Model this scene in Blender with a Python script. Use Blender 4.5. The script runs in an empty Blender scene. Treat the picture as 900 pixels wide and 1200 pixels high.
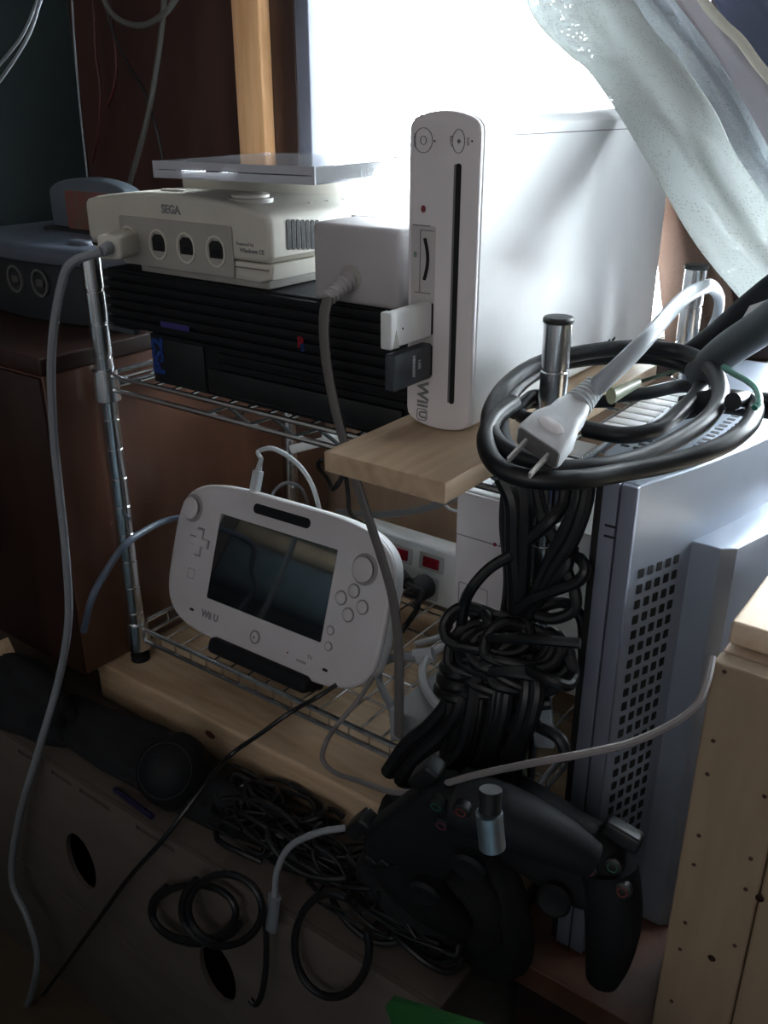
import bpy, bmesh, math, random
from mathutils import Vector, Matrix, Euler, noise
random.seed(7)
SC = bpy.context.scene
COL = SC.collection
PI = math.pi

# ------------------------------------------------------------------ camera
CAM = Vector((0.5967, -0.4401, 0.46))
PITCH, YAW, FPX = math.radians(23.9625), math.radians(36.3263), 1080.0
cd = bpy.data.cameras.new('camera'); cam = bpy.data.objects.new('camera', cd); COL.objects.link(cam)
cam.location = CAM; cam.rotation_euler = (PI/2 - PITCH, 0, YAW)
cd.sensor_width = 36; cd.lens = FPX/1200*36; cd.clip_start = 0.01; cd.clip_end = 60
SC.camera = cam
RM = cam.rotation_euler.to_matrix()
# ------------------------------------------------------------------ view, world, lights
SC.view_settings.view_transform = 'Standard'; SC.view_settings.look = 'None'
SC.view_settings.exposure = 0.0; SC.view_settings.gamma = 1.0; SC.view_settings.use_curve_mapping = False
W = bpy.data.worlds.new('sky'); SC.world = W; W.use_nodes = True
bg = W.node_tree.nodes['Background']; bg.inputs[0].default_value = (0.86, 0.95, 1.0, 1); bg.inputs[1].default_value = 46.0

def area(name, loc, rot, sx, sy, power, col, portal=False):
    l = bpy.data.lights.new(name, 'AREA'); l.shape = 'RECTANGLE'; l.size = sx; l.size_y = sy; l.energy = power; l.color = col
    o = bpy.data.objects.new(name, l); COL.objects.link(o); o.location = loc; o.rotation_euler = rot
    if portal: l.cycles.is_portal = True
    return o
area('window_portal', (0.53, 0.345, 0.76), (-PI/2, 0, 0), 1.14, 0.96, 1, (1, 1, 1), True)
area('room_fill_light', (0.75, -1.70, 0.72), (math.radians(90), 0, math.radians(12)), 0.8, 0.7, 2.5, (0.98, 0.96, 1.0))  # added soft fill from behind the camera, no real source there

# ------------------------------------------------------------------ points from measurements
def px(x, y, Y=None, X=None, Z=None):
    d = RM @ Vector((x-450, 600-y, -FPX))
    if Y is not None: t = (Y-CAM.y)/d.y
    elif X is not None: t = (X-CAM.x)/d.x
    else: t = (Z-CAM.z)/d.z
    return CAM + d*t

# ------------------------------------------------------------------ materials
MATS = {}
def mat(name, col, rough=0.5, metal=0.0, var=0.06, scale=40, bump=0.0, coat=0.0, spec=0.5, alpha=None, trans=0.0, stretch=(1, 1, 1), col2=None, emit=None):
    m = bpy.data.materials.new(name); m.use_nodes = True; nt = m.node_tree; N = nt.nodes; L = nt.links
    b = N['Principled BSDF']
    b.inputs['Roughness'].default_value = rough; b.inputs['Metallic'].default_value = metal
    b.inputs['Coat Weight'].default_value = coat; b.inputs['Coat Roughness'].default_value = 0.08
    b.inputs['Specular IOR Level'].default_value = spec
    b.inputs['Transmission Weight'].default_value = trans
    tc = N.new('ShaderNodeTexCoord'); mp = N.new('ShaderNodeMapping'); mp.inputs['Scale'].default_value = stretch
    nz = N.new('ShaderNodeTexNoise'); nz.inputs['Scale'].default_value = scale; nz.inputs['Detail'].default_value = 5
    L.new(tc.outputs['Object'], mp.inputs[0]); L.new(mp.outputs[0], nz.inputs['Vector'])
    rp = N.new('ShaderNodeValToRGB'); rp.color_ramp.elements[0].position = 0.3; rp.color_ramp.elements[1].position = 0.7
    c1 = [max(0, c*(1-var)) for c in col[:3]]; c2 = col2[:3] if col2 else [min(1, c*(1+var)) for c in col[:3]]
    rp.color_ramp.elements[0].color = (*c1, 1); rp.color_ramp.elements[1].color = (*c2, 1)
    L.new(nz.outputs['Fac'], rp.inputs[0]); L.new(rp.outputs[0], b.inputs['Base Color'])
    if bump:
        bp = N.new('ShaderNodeBump'); bp.inputs['Strength'].default_value = bump; bp.inputs['Distance'].default_value = 0.001
        n2 = N.new('ShaderNodeTexNoise'); n2.inputs['Scale'].default_value = scale*8; L.new(mp.outputs[0], n2.inputs['Vector'])
        L.new(n2.outputs['Fac'], bp.inputs['Height']); L.new(bp.outputs[0], b.inputs['Normal'])
    if emit: b.inputs['Emission Color'].default_value = (*emit[:3], 1); b.inputs['Emission Strength'].default_value = emit[3]
    MATS[name] = m; return m
def wood(name, c1, c2, rough=0.6, sc=30, stretch=(0.12, 1, 1), coat=0.0, ring=8.0):
    m = bpy.data.materials.new(name); m.use_nodes = True; nt = m.node_tree; N = nt.nodes; L = nt.links
    b = N['Principled BSDF']; b.inputs['Roughness'].default_value = rough; b.inputs['Coat Weight'].default_value = coat; b.inputs['Coat Roughness'].default_value = 0.12
    tc = N.new('ShaderNodeTexCoord'); mp = N.new('ShaderNodeMapping'); mp.inputs['Scale'].default_value = stretch
    L.new(tc.outputs['Object'], mp.inputs[0])
    nz = N.new('ShaderNodeTexNoise'); nz.inputs['Scale'].default_value = sc; nz.inputs['Detail'].default_value = 6; nz.inputs['Distortion'].default_value = 1.4
    fine = N.new('ShaderNodeTexNoise'); fine.inputs['Scale'].default_value = sc*ring; fine.inputs['Detail'].default_value = 4
    L.new(mp.outputs[0], nz.inputs['Vector']); L.new(mp.outputs[0], fine.inputs['Vector'])
    mx = N.new('ShaderNodeMath'); mx.operation = 'MULTIPLY_ADD'; mx.inputs[1].default_value = 0.35; L.new(fine.outputs['Fac'], mx.inputs[0])
    sb = N.new('ShaderNodeMath'); sb.operation = 'MULTIPLY'; sb.inputs[1].default_value = 0.65; L.new(nz.outputs['Fac'], sb.inputs[0]); L.new(sb.outputs[0], mx.inputs[2])
    rp = N.new('ShaderNodeValToRGB'); rp.color_ramp.elements[0].position = 0.36; rp.color_ramp.elements[1].position = 0.62
    rp.color_ramp.elements[0].color = (*c1, 1); rp.color_ramp.elements[1].color = (*c2, 1)
    L.new(mx.outputs[0], rp.inputs[0]); L.new(rp.outputs[0], b.inputs['Base Color'])
    bp = N.new('ShaderNodeBump'); bp.inputs['Strength'].default_value = 0.15; bp.inputs['Distance'].default_value = 0.0006
    L.new(fine.outputs['Fac'], bp.inputs['Height']); L.new(bp.outputs[0], b.inputs['Normal'])
    return m
def lace(name, col, scale, hole, thr):
    m = bpy.data.materials.new(name); m.use_nodes = True; nt = m.node_tree; N = nt.nodes; L = nt.links; N.clear()
    out = N.new('ShaderNodeOutputMaterial'); df = N.new('ShaderNodeBsdfDiffuse'); tl = N.new('ShaderNodeBsdfTranslucent'); tr = N.new('ShaderNodeBsdfTransparent')
    df.inputs[0].default_value = (*col, 1); tl.inputs[0].default_value = (*col, 1)
    m1 = N.new('ShaderNodeMixShader'); m1.inputs[0].default_value = 0.42; L.new(df.outputs[0], m1.inputs[1]); L.new(tl.outputs[0], m1.inputs[2])
    uv = N.new('ShaderNodeUVMap'); vo = N.new('ShaderNodeTexVoronoi'); vo.inputs['Scale'].default_value = scale
    vo.inputs['Randomness'].default_value = 0.45
    nz = N.new('ShaderNodeTexNoise'); nz.inputs['Scale'].default_value = scale*0.12; nz.inputs['Detail'].default_value = 2
    L.new(uv.outputs[0], vo.inputs['Vector']); L.new(uv.outputs[0], nz.inputs['Vector'])
    g = N.new('ShaderNodeMath'); g.operation = 'GREATER_THAN'; g.inputs[1].default_value = thr; L.new(nz.outputs['Fac'], g.inputs[0])
    h = N.new('ShaderNodeMath'); h.operation = 'LESS_THAN'; h.inputs[1].default_value = hole; L.new(vo.outputs['Distance'], h.inputs[0])
    mu = N.new('ShaderNodeMath'); mu.operation = 'MULTIPLY'; L.new(g.outputs[0], mu.inputs[0]); L.new(h.outputs[0], mu.inputs[1])
    cm = N.new('ShaderNodeMix'); cm.data_type = 'RGBA'; cm.inputs['A'].default_value = (*col, 1); cm.inputs['B'].default_value = (*[c*0.62 for c in col], 1)
    h2 = N.new('ShaderNodeMath'); h2.operation = 'LESS_THAN'; h2.inputs[1].default_value = hole*1.15; L.new(vo.outputs['Distance'], h2.inputs[0]); L.new(h2.outputs[0], cm.inputs['Factor'])
    L.new(cm.outputs['Result'], df.inputs[0]); L.new(cm.outputs['Result'], tl.inputs[0])
    m2 = N.new('ShaderNodeMixShader'); L.new(mu.outputs[0], m2.inputs[0]); L.new(m1.outputs[0], m2.inputs[1]); L.new(tr.outputs[0], m2.inputs[2])
    L.new(m2.outputs[0], out.inputs[0]); return m
def clear(name, tint, gloss=0.12, rough=0.05, body=0.0, bodycol=(0.8, 0.8, 0.8)):
    m = bpy.data.materials.new(name); m.use_nodes = True; nt = m.node_tree; N = nt.nodes; L = nt.links; N.clear()
    out = N.new('ShaderNodeOutputMaterial'); tr = N.new('ShaderNodeBsdfTransparent'); gl = N.new('ShaderNodeBsdfGlossy'); df = N.new('ShaderNodeBsdfDiffuse')
    tr.inputs[0].default_value = (*tint, 1); gl.inputs['Roughness'].default_value = rough; df.inputs[0].default_value = (*bodycol, 1)
    lw = N.new('ShaderNodeFresnel'); lw.inputs[0].default_value = 1.5
    a = N.new('ShaderNodeMixShader'); a.inputs[0].default_value = body; L.new(tr.outputs[0], a.inputs[1]); L.new(df.outputs[0], a.inputs[2])
    b = N.new('ShaderNodeMixShader'); L.new(lw.outputs[0], b.inputs[0]); L.new(a.outputs[0], b.inputs[1]); L.new(gl.outputs[0], b.inputs[2])
    L.new(b.outputs[0], out.inputs[0]); return m

CHROME = mat('chrome', (0.78, 0.80, 0.82), 0.22, 1.0, 0.1, 60)
WHITE = mat('white_gloss_plastic', (0.78, 0.79, 0.79), 0.46, 0, 0.03, 30, spec=0.8)
PADW = mat('white_pad_plastic', (0.62, 0.59, 0.6), 0.3, 0, 0.05, 25, coat=0.4)
WFRONT = mat('white_satin_plastic', (0.74, 0.70, 0.71), 0.42, 0, 0.03, 40)
BEIGE = mat('aged_beige_plastic', (0.57, 0.545, 0.475), 0.48, 0, 0.07, 30, bump=0.1)
BEIGED = mat('aged_beige_plastic_dark', (0.36, 0.345, 0.31), 0.5, 0, 0.07, 30)
GREYA = mat('warm_grey_plastic', (0.44, 0.415, 0.42), 0.55, 0, 0.06, 30, bump=0.15)
GREYC = mat('grey_cable', (0.22, 0.235, 0.255), 0.5, 0, 0.08, 20)
TAUPE = mat('taupe_cable', (0.15, 0.14, 0.135), 0.5, 0, 0.08, 20)
LIGHTC = mat('pale_cable', (0.55, 0.58, 0.6), 0.45, 0, 0.06, 20)
PRONG = mat('bright_prong_metal', (0.9, 0.9, 0.9), 0.45, 0.6)
BLACK = mat('black_plastic', (0.010, 0.011, 0.012), 0.45, 0, 0.2, 40)
BLACKM = mat('black_matte_plastic', (0.008, 0.009, 0.011), 0.65, 0, 0.2, 40, bump=0.2, spec=0.25)
BLACKC = mat('black_rubber_cable', (0.008, 0.009, 0.011), 0.40, 0, 0.2, 30)
CHAR = mat('charcoal_plastic', (0.045, 0.055, 0.065), 0.5, 0, 0.1, 40)
HOLE = mat('dark_opening', (0.006, 0.006, 0.007), 0.8, 0, 0.1, 20)
GREYL = mat('grey_print', (0.2, 0.2, 0.21), 0.6)
LINE = mat('seam_grey', (0.16, 0.155, 0.155), 0.6)
RED = mat('red_switch', (0.25, 0.008, 0.02), 0.25, 0, 0.3, 60)
REDDOT = mat('red_button', (0.22, 0.02, 0.04), 0.4)
BLUE = mat('blue_print', (0.012, 0.045, 0.22), 0.4)
VIOLET = mat('violet_reflection', (0.04, 0.03, 0.16), 0.4)  # colour of the reflection painted on the black console
WPRINT = mat('white_print', (0.5, 0.5, 0.52), 0.5)
SILVER = mat('silver_blue_plastic', (0.30, 0.34, 0.41), 0.36, 0.35, 0.05, 30, coat=0.2)
SILVERD = mat('silver_blue_dark', (0.19, 0.205, 0.26), 0.42, 0.25, 0.05, 30)
SCREEN = mat('dark_screen_glass', (0.012, 0.014, 0.016), 0.04, 0, 0.1, 10, spec=1.0, coat=1.0)
N64M = mat('slate_blue_plastic', (0.085, 0.10, 0.13), 0.4, 0, 0.1, 30)
N64D = mat('dark_slate_plastic', (0.018, 0.021, 0.024), 0.5, 0, 0.1, 30)
CARTG = mat('cartridge_grey', (0.10, 0.125, 0.15), 0.5, 0, 0.08, 30)
LABELC = mat('cartridge_label', (0.20, 0.16, 0.13), 0.4, 0, 0.3, 70, col2=(0.22, 0.06, 0.05))
CREAM = mat('cream_connector', (0.42, 0.45, 0.30), 0.3, 0, 0.1, 40)
GREENW = mat('green_wire', (0.02, 0.17, 0.12), 0.4)
GREEN = mat('green_plastic', (0.010, 0.085, 0.016), 0.6)
TAG = mat('blue_tag', (0.07, 0.10, 0.28), 0.5)
PALEM = mat('pale_blue_tab', (0.6, 0.68, 0.78), 0.4)
CLOTH = mat('black_cloth', (0.007, 0.008, 0.010), 0.95, 0, 0.3, 30, bump=0.5)
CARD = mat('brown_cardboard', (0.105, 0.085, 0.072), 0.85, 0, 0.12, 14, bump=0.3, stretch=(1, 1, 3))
PINE = wood('pale_pine', (0.40, 0.27, 0.16), (0.60, 0.44, 0.29), 0.6, 22, (0.15, 1, 1))
PINEY = wood('pale_pine_lengthways', (0.38, 0.26, 0.16), (0.60, 0.45, 0.31), 0.55, 16, (1, 0.12, 1))
PINEZ = wood('pale_pine_upright', (0.62, 0.30, 0.13), (0.85, 0.50, 0.26), 0.5, 22, (1, 1, 0.08))
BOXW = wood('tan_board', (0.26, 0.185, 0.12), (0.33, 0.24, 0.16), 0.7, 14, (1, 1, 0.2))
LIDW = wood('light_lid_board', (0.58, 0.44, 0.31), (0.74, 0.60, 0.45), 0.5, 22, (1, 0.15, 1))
BROWN = wood('brown_panelling', (0.085, 0.036, 0.022), (0.15, 0.068, 0.042), 0.35, 7, (1, 1, 0.12), coat=0.3)
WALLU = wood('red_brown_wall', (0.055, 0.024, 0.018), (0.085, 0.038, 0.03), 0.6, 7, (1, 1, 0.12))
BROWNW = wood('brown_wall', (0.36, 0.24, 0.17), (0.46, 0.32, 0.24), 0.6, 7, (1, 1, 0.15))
BROWND = wood('dark_brown_frame', (0.020, 0.009, 0.007), (0.036, 0.016, 0.012), 0.4, 10, (1, 1, 0.1))
SIDEG = mat('dark_green_panel', (0.024, 0.040, 0.042), 0.7, 0, 0.2, 10)
FRAMEB = mat('blue_grey_frame', (0.14, 0.15, 0.2), 0.4)
PLASTER = mat('cream_plaster', (0.19, 0.165, 0.15), 0.9, 0, 0.05, 8)
TATAMI = mat('straw_floor', (0.10, 0.075, 0.05), 0.8, 0, 0.1, 60, stretch=(1, 8, 1))
BLANKB = mat('blue_grey_unseen_cloth', (0.16, 0.23, 0.27), 0.95, 0, 0.2, 20)
BLANKT = mat('tan_unseen_cloth', (0.70, 0.55, 0.38), 0.95, 0, 0.2, 20)
LINING = lace('grey_lining', (0.62, 0.62, 0.64), 300, 0.0, 0.9)
LACE = lace('white_lace', (0.74, 0.77, 0.76), 300, 0.20, 0.52)
LACE2 = lace('white_net_lace', (0.62, 0.66, 0.68), 220, 0.36, 0.30)
DRAPE = mat('mauve_grey_drape', (0.36, 0.34, 0.37), 0.9, 0, 0.05, 40)
DRAPEB = mat('blue_grey_drape', (0.11, 0.13, 0.2), 0.9, 0, 0.05, 40)
HEM = mat('cream_hem', (0.62, 0.6, 0.52), 0.8)
GLASS = clear('window_glass', (0.98, 0.99, 1.0))
CLEARP = clear('clear_case_plastic', (0.95, 0.95, 0.97), 0.2, 0.12, 0.10, (0.8, 0.8, 0.86))
CLEARE = clear('clear_case_edge', (0.95, 0.95, 0.97), 0.2, 0.12, 0.5, (0.75, 0.75, 0.8))
BLUEP = clear('violet_blue_sleeve', (0.62, 0.62, 0.90), 0.2, 0.2, 0.35, (0.45, 0.45, 0.75))

# ------------------------------------------------------------------ mesh helpers
def smooth(me, ang=0.6):
    bm = bmesh.new(); bm.from_mesh(me)
    for f in bm.faces: f.smooth = True
    for e in bm.edges:
        if len(e.link_faces) == 2 and e.calc_face_angle(0) > ang: e.smooth = False
    bm.to_mesh(me); bm.free()
def wm(o):
    M = o.matrix_basis.copy()
    return wm(o.parent) @ M if o.parent else M
def obj(name, bm, m, parent=None, world=False, ang=0.6):
    me = bpy.data.meshes.new(name)
    if world and parent is not None: bm.transform(wm(parent).inverted())
    bmesh.ops.recalc_face_normals(bm, faces=bm.faces)
    bm.to_mesh(me); bm.free(); smooth(me, ang)
    me.materials.append(m)
    o = bpy.data.objects.new(name, me); COL.objects.link(o)
    if parent is not None: o.parent = parent
    return o
def tag(o, label, cat, group=None, kind=None):
    o['label'] = label; o['category'] = cat
    if group: o['group'] = group
    if kind: o['kind'] = kind
    return o
def thing(name, label, cat, loc=(0, 0, 0), rot=None, group=None, M=None):
    o = bpy.data.objects.new(name, None); COL.objects.link(o); o.empty_display_size = 0.01
    if M is not None: o.matrix_world = M
    else:
        o.location = loc
        if rot is not None: o.rotation_euler = rot
    bpy.context.view_layer.update()
    return tag(o, label, cat, group)
def struct(o, name=None):
    o['kind'] = 'structure'
    return o
def B(): return bmesh.new()
def box(bm, x0, x1, y0, y1, z0, z1, bev=0.0, M=None):
    r = bmesh.ops.create_cube(bm, size=1)
    vs = r['verts']
    for v in vs: v.co = Vector(((x0+x1)/2+v.co.x*(x1-x0), (y0+y1)/2+v.co.y*(y1-y0), (z0+z1)/2+v.co.z*(z1-z0)))
    if bev:
        es = list({e for v in vs for e in v.link_edges})
        r2 = bmesh.ops.bevel(bm, geom=es, offset=bev, segments=3, affect='EDGES', profile=0.5)
        vs = list({v for f in r2['faces'] for v in f.verts} | {v for v in vs if v.is_valid})
    if M is not None:
        for v in vs: v.co = M @ v.co
    return bm
def slab(bm, poly, w0, w1, r0=0, r1=0, M=None, seg=4, cap=True):
    """poly in (u,v) counter-clockwise, extruded along w, with rounded edges r0/r1."""
    n = len(poly); P = [Vector(p) for p in poly]
    nor = []
    for i in range(n):
        a = (P[i]-P[i-1]); b = (P[(i+1) % n]-P[i])
        a = a.normalized() if a.length > 1e-9 else Vector((0, 0)); b = b.normalized() if b.length > 1e-9 else Vector((0, 0))
        t = a+b; t = t.normalized() if t.length > 1e-9 else a
        nn = Vector((t.y, -t.x)); c = max(0.5, nn.dot(Vector((a.y, -a.x)))) if a.length else 1
        nor.append(nn/c)
    rings = []
    if r0:
        for k in range(seg): t = k/seg*PI/2; rings.append((r0*(1-math.sin(t)), w0+r0*(1-math.cos(t))))
        rings.append((0, w0+r0))
    else: rings.append((0, w0))
    if r1:
        rings.append((0, w1-r1))
        for k in range(1, seg+1): t = k/seg*PI/2; rings.append((r1*(1-math.cos(t)), w1-r1*(1-math.sin(t))))
    else: rings.append((0, w1))
    R = []
    for ins, w in rings:
        row = []
        for i in range(n):
            q = P[i]-nor[i]*ins; c = Vector((q.x, q.y, w))
            row.append(bm.verts.new(M @ c if M is not None else c))
        R.append(row)
    for a, b in zip(R, R[1:]):
        for i in range(n):
            try: bm.faces.new((a[i], a[(i+1) % n], b[(i+1) % n], b[i]))
            except ValueError: pass
    if cap: bm.faces.new(list(reversed(R[0]))); bm.faces.new(R[-1])
    return bm
def rr(w, h, r, seg=6, cx=0, cy=0):
    out = []
    for (sx, sy, a0) in ((1, -1, -PI/2), (1, 1, 0), (-1, 1, PI/2), (-1, -1, PI)):
        for k in range(seg+1):
            a = a0+k/seg*PI/2; out.append((cx+sx*(w/2-r)+r*math.cos(a), cy+sy*(h/2-r)+r*math.sin(a)))
    return out
def ell(a, b=None, n=24, cx=0, cy=0):
    b = b or a
    return [(cx+a*math.cos(2*PI*k/n), cy+b*math.sin(2*PI*k/n)) for k in range(n)]
def frame(o, u, v, w=None):
    u = Vector(u).normalized(); v = Vector(v); v = (v-u*v.dot(u)).normalized(); w = u.cross(v)
    return Matrix(((u.x, v.x, w.x, o[0]), (u.y, v.y, w.y, o[1]), (u.z, v.z, w.z, o[2]), (0, 0, 0, 1)))
def XZ(o=(0, 0, 0)): return frame(o, (1, 0, 0), (0, 0, 1))      # w = -Y (towards the room)
def YZ(o=(0, 0, 0)): return frame(o, (0, 1, 0), (0, 0, 1))      # w = +X
def cr(pts, n=8):
    P = [Vector(p) for p in pts]
    if len(P) < 3: return P
    Q = [P[0]*2-P[1]]+P+[P[-1]*2-P[-2]]; out = []
    for i in range(1, len(Q)-2):
        for k in range(n):
            t = k/n; a, b, c, d = Q[i-1], Q[i], Q[i+1], Q[i+2]
            out.append(0.5*((2*b)+(c-a)*t+(2*a-5*b+4*c-d)*t*t+(3*b-a-3*c+d)*t**3))
    out.append(P[-1]); return out
def tube(bm, path, r, n=10, flat=None, up=None, taper=None, closed=False):
    if r > 0.0055: n = max(n, 18)
    """flat=(half width, half thickness); up fixes the width direction."""
    P = [Vector(p) for p in path]; m = len(P); rows = []
    T = [(P[min(i+1, m-1)]-P[max(i-1, 0)]).normalized() for i in range(m)]
    nrm = Vector(up) if up else (Vector((0, 0, 1)) if abs(T[0].z) < 0.9 else Vector((1, 0, 0)))
    for i in range(m):
        if up: nrm = Vector(up)
        nrm = nrm-T[i]*nrm.dot(T[i])
        nrm = nrm.normalized() if nrm.length > 1e-6 else T[i].orthogonal().normalized()
        bn = T[i].cross(nrm); s = taper(i/(m-1)) if taper else 1.0
        a, b = flat if flat else (r, r)
        rows.append([bm.verts.new(P[i]+(nrm*math.cos(2*PI*k/n)*a+bn*math.sin(2*PI*k/n)*b)*s) for k in range(n)])
    for a, b in zip(rows, rows[1:]):
        for k in range(n): bm.faces.new((a[k], a[(k+1) % n], b[(k+1) % n], b[k]))
    bm.faces.new(list(reversed(rows[0]))); bm.faces.new(rows[-1]); return bm
def lathe(bm, prof, M=None, n=24):
    rows = []
    for r, z in prof:
        rows.append([bm.verts.new((M or Matrix()) @ Vector((r*math.cos(2*PI*k/n), r*math.sin(2*PI*k/n), z))) for k in range(n)])
    for a, b in zip(rows, rows[1:]):
        for k in range(n): bm.faces.new((a[k], a[(k+1) % n], b[(k+1) % n], b[k]))
    bm.faces.new(list(reversed(rows[0]))); bm.faces.new(rows[-1]); return bm
def holed(bm, outer, holes, t, M):
    """a plate of thickness t with real holes; outer and holes are 2D loops, the plate lies in w = -t..0."""
    cu = bpy.data.curves.new('tmp', 'CURVE'); cu.dimensions = '2D'; cu.fill_mode = 'BOTH'; cu.extrude = t/2
    for lp in [outer]+holes:
        s = cu.splines.new('POLY'); s.points.add(len(lp)-1); s.use_cyclic_u = True
        for p, q in zip(s.points, lp): p.co = (q[0], q[1], 0, 1)
    o = bpy.data.objects.new('tmp', cu); COL.objects.link(o)
    dg = bpy.context.evaluated_depsgraph_get(); me = bpy.data.meshes.new_from_object(o.evaluated_get(dg))
    b2 = bmesh.new(); b2.from_mesh(me); b2.transform(M @ Matrix.Translation((0, 0, -t/2)))
    bmesh.ops.remove_doubles(b2, verts=b2.verts, dist=1e-6)
    me2 = bpy.data.meshes.new('tmp'); b2.to_mesh(me2); b2.free(); bm.from_mesh(me2)
    bpy.data.objects.remove(o); bpy.data.curves.remove(cu); bpy.data.meshes.remove(me); bpy.data.meshes.remove(me2)
    return bm
def text(s, size, m, parent, M, name='lettering', ext=0.0002, bold=0.0, sx=1.0):
    cu = bpy.data.curves.new('tmp', 'FONT'); cu.body = s; cu.size = size; cu.extrude = ext; cu.align_x = 'CENTER'; cu.align_y = 'CENTER'; cu.offset = bold
    cu.resolution_u = 3
    o = bpy.data.objects.new('tmp', cu); COL.objects.link(o)
    dg = bpy.context.evaluated_depsgraph_get(); me = bpy.data.meshes.new_from_object(o.evaluated_get(dg))
    me.transform(M @ Matrix.Diagonal((sx, 1, 1, 1))); bpy.data.objects.remove(o); bpy.data.curves.remove(cu)
    if parent is not None: me.transform(wm(parent).inverted())
    me.name = name; me.materials.clear(); me.materials.append(m)
    q = bpy.data.objects.new(name, me); COL.objects.link(q); q.parent = parent; return q
def ring2(bm, a, b, M, w=0.0005, t=0.0003, n=28):
    holed(bm, ell(a, b, n), [ell(a-w, b-w, n)], t, M @ Matrix.Translation((0, 0, t))); return bm

# ================================================================== SETTING
# back wall with the window opening (x -.034 .. 1.1, z .28 .. 1.24)
YW = 0.30
WX0, WX1, WZ0, WZ1 = px(363, 90, Y=YW+0.018).x, 1.1, 0.28, 1.24
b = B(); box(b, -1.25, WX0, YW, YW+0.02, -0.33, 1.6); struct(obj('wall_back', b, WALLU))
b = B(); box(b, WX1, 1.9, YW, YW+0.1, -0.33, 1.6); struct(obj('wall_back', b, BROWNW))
b = B(); box(b, WX0, WX1, YW, YW+0.1, -0.33, WZ0); struct(obj('wall_back', b, BROWNW))
b = B(); box(b, WX0, WX1, YW, YW+0.1, WZ1, 1.6); struct(obj('wall_back', b, BROWND))
b = B(); box(b, -1.25, -1.2, -1.75, YW, -0.33, 1.6); struct(obj('wall_left', b, PLASTER))
b = B(); box(b, 1.85, 1.9, -1.75, YW, -0.33, 1.6); struct(obj('wall_right', b, PLASTER))
b = B(); box(b, -1.25, 1.9, -1.8, -1.75, -0.33, 1.6); struct(obj('wall_front', b, PLASTER))
b = B(); box(b, -1.25, 1.9, -1.8, YW+0.1, -0.38, -0.33); struct(obj('floor', b, TATAMI))
b = B(); box(b, -1.25, 1.9, -1.8, YW+0.1, 1.6, 1.65); struct(obj('ceiling', b, PLASTER))
# trims: the pale upright post and the dark frame beside the window
TX0, TX1, TX2 = px(275, 90, Y=YW-0.025).x, px(307, 90, Y=YW-0.025).x, px(347, 90, Y=YW-0.012).x
b = B(); box(b, TX0, TX1, YW-0.025, YW, 0.0, 1.6, 0.002); struct(obj('trim_1', b, PINEZ))
b = B(); box(b, TX1+0.0005, TX2, YW-0.012, YW, 0.0, 1.6, 0.001); struct(obj('trim_2', b, BROWND))
b = B(); box(b, WX0-0.022, WX1+0.03, YW-0.03, YW+0.02, WZ0-0.02, WZ0, 0.002); struct(obj('trim_3', b, BROWND))
wn = bpy.data.objects.new('window_1', None); COL.objects.link(wn); wn.location = (WX0, YW, WZ0); wn['kind'] = 'structure'; bpy.context.view_layer.update()
b = B(); box(b, TX2+0.0005, px(363, 90, Y=YW-0.012).x, YW-0.012, YW+0.022, WZ0, WZ1, 0.001); obj('window_frame', b, FRAMEB, wn, True)
b = B(); box(b, 0.345, 0.425, YW-0.012, YW+0.008, WZ0, WZ1, 0.001); obj('center_stile', b, BROWND, wn, True)
b = B(); box(b, WX1-0.03, WX1, YW-0.01, YW+0.03, WZ0, WZ1, 0.001); obj('window_frame', b, FRAMEB, wn, True)
for x0, x1, y in ((WX0, 0.385, YW+0.010), (0.385, WX1, YW+0.018)):
    b = B(); box(b, x0, x1, y, y+0.003, WZ0, WZ1); obj('pane', b, GLASS, wn, True)

# dark tall side panel in the left corner
b = B(); box(b, -0.46, -0.385, 0.03, 0.298, -0.33, 1.3, 0.003); tag(obj('tall_cabinet', b, SIDEG), 'tall dark green black cabinet side in the upper left corner', 'cabinet')
# unseen, added: bed shades the low area, blankets mirror in the pad screen
t = thing('shade_bed', 'unseen low dark bed added on the room side to shade the low area', 'bed', (0.2, -1.15, -0.33))
b = B(); box(b, -0.9, 1.5, -1.5, -0.62, -0.329, -0.08, 0.02); obj('base', b, BLANKB, t, True)
b = B(); box(b, -0.9, 1.5, -1.5, -0.60, -0.079, 0.10, 0.03); obj('mattress', b, CLOTH, t, True)
def soft(x0, x1, y0, y1, z0, z1, m, label):
    b = B(); bmesh.ops.create_grid(b, x_segments=1, y_segments=1, size=1); b.clear()
    slab(b, rr(x1-x0, y1-y0, min(x1-x0, y1-y0)*0.2, 6, (x0+x1)/2, (y0+y1)/2), z0, z1, (z1-z0)*0.45, (z1-z0)*0.45, None, 5)
    tag(obj('reflected_blanket', b, m, None), label, 'blanket')
soft(-0.85, -0.25, -1.1, -0.64, 0.101, 0.20, BLANKB, 'unseen folded blue grey blanket added for the pad screen reflection')
soft(-0.85, -0.28, -1.08, -0.66, 0.201, 0.235, BLANKT, 'unseen folded tan blanket added for the pad screen reflection, on the blue grey one')
soft(-0.82, -0.30, -1.06, -0.68, 0.236, 0.34, CHAR if False else BLANKB, 'unseen dark folded quilt added for the pad screen reflection, on the tan blanket')

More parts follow.
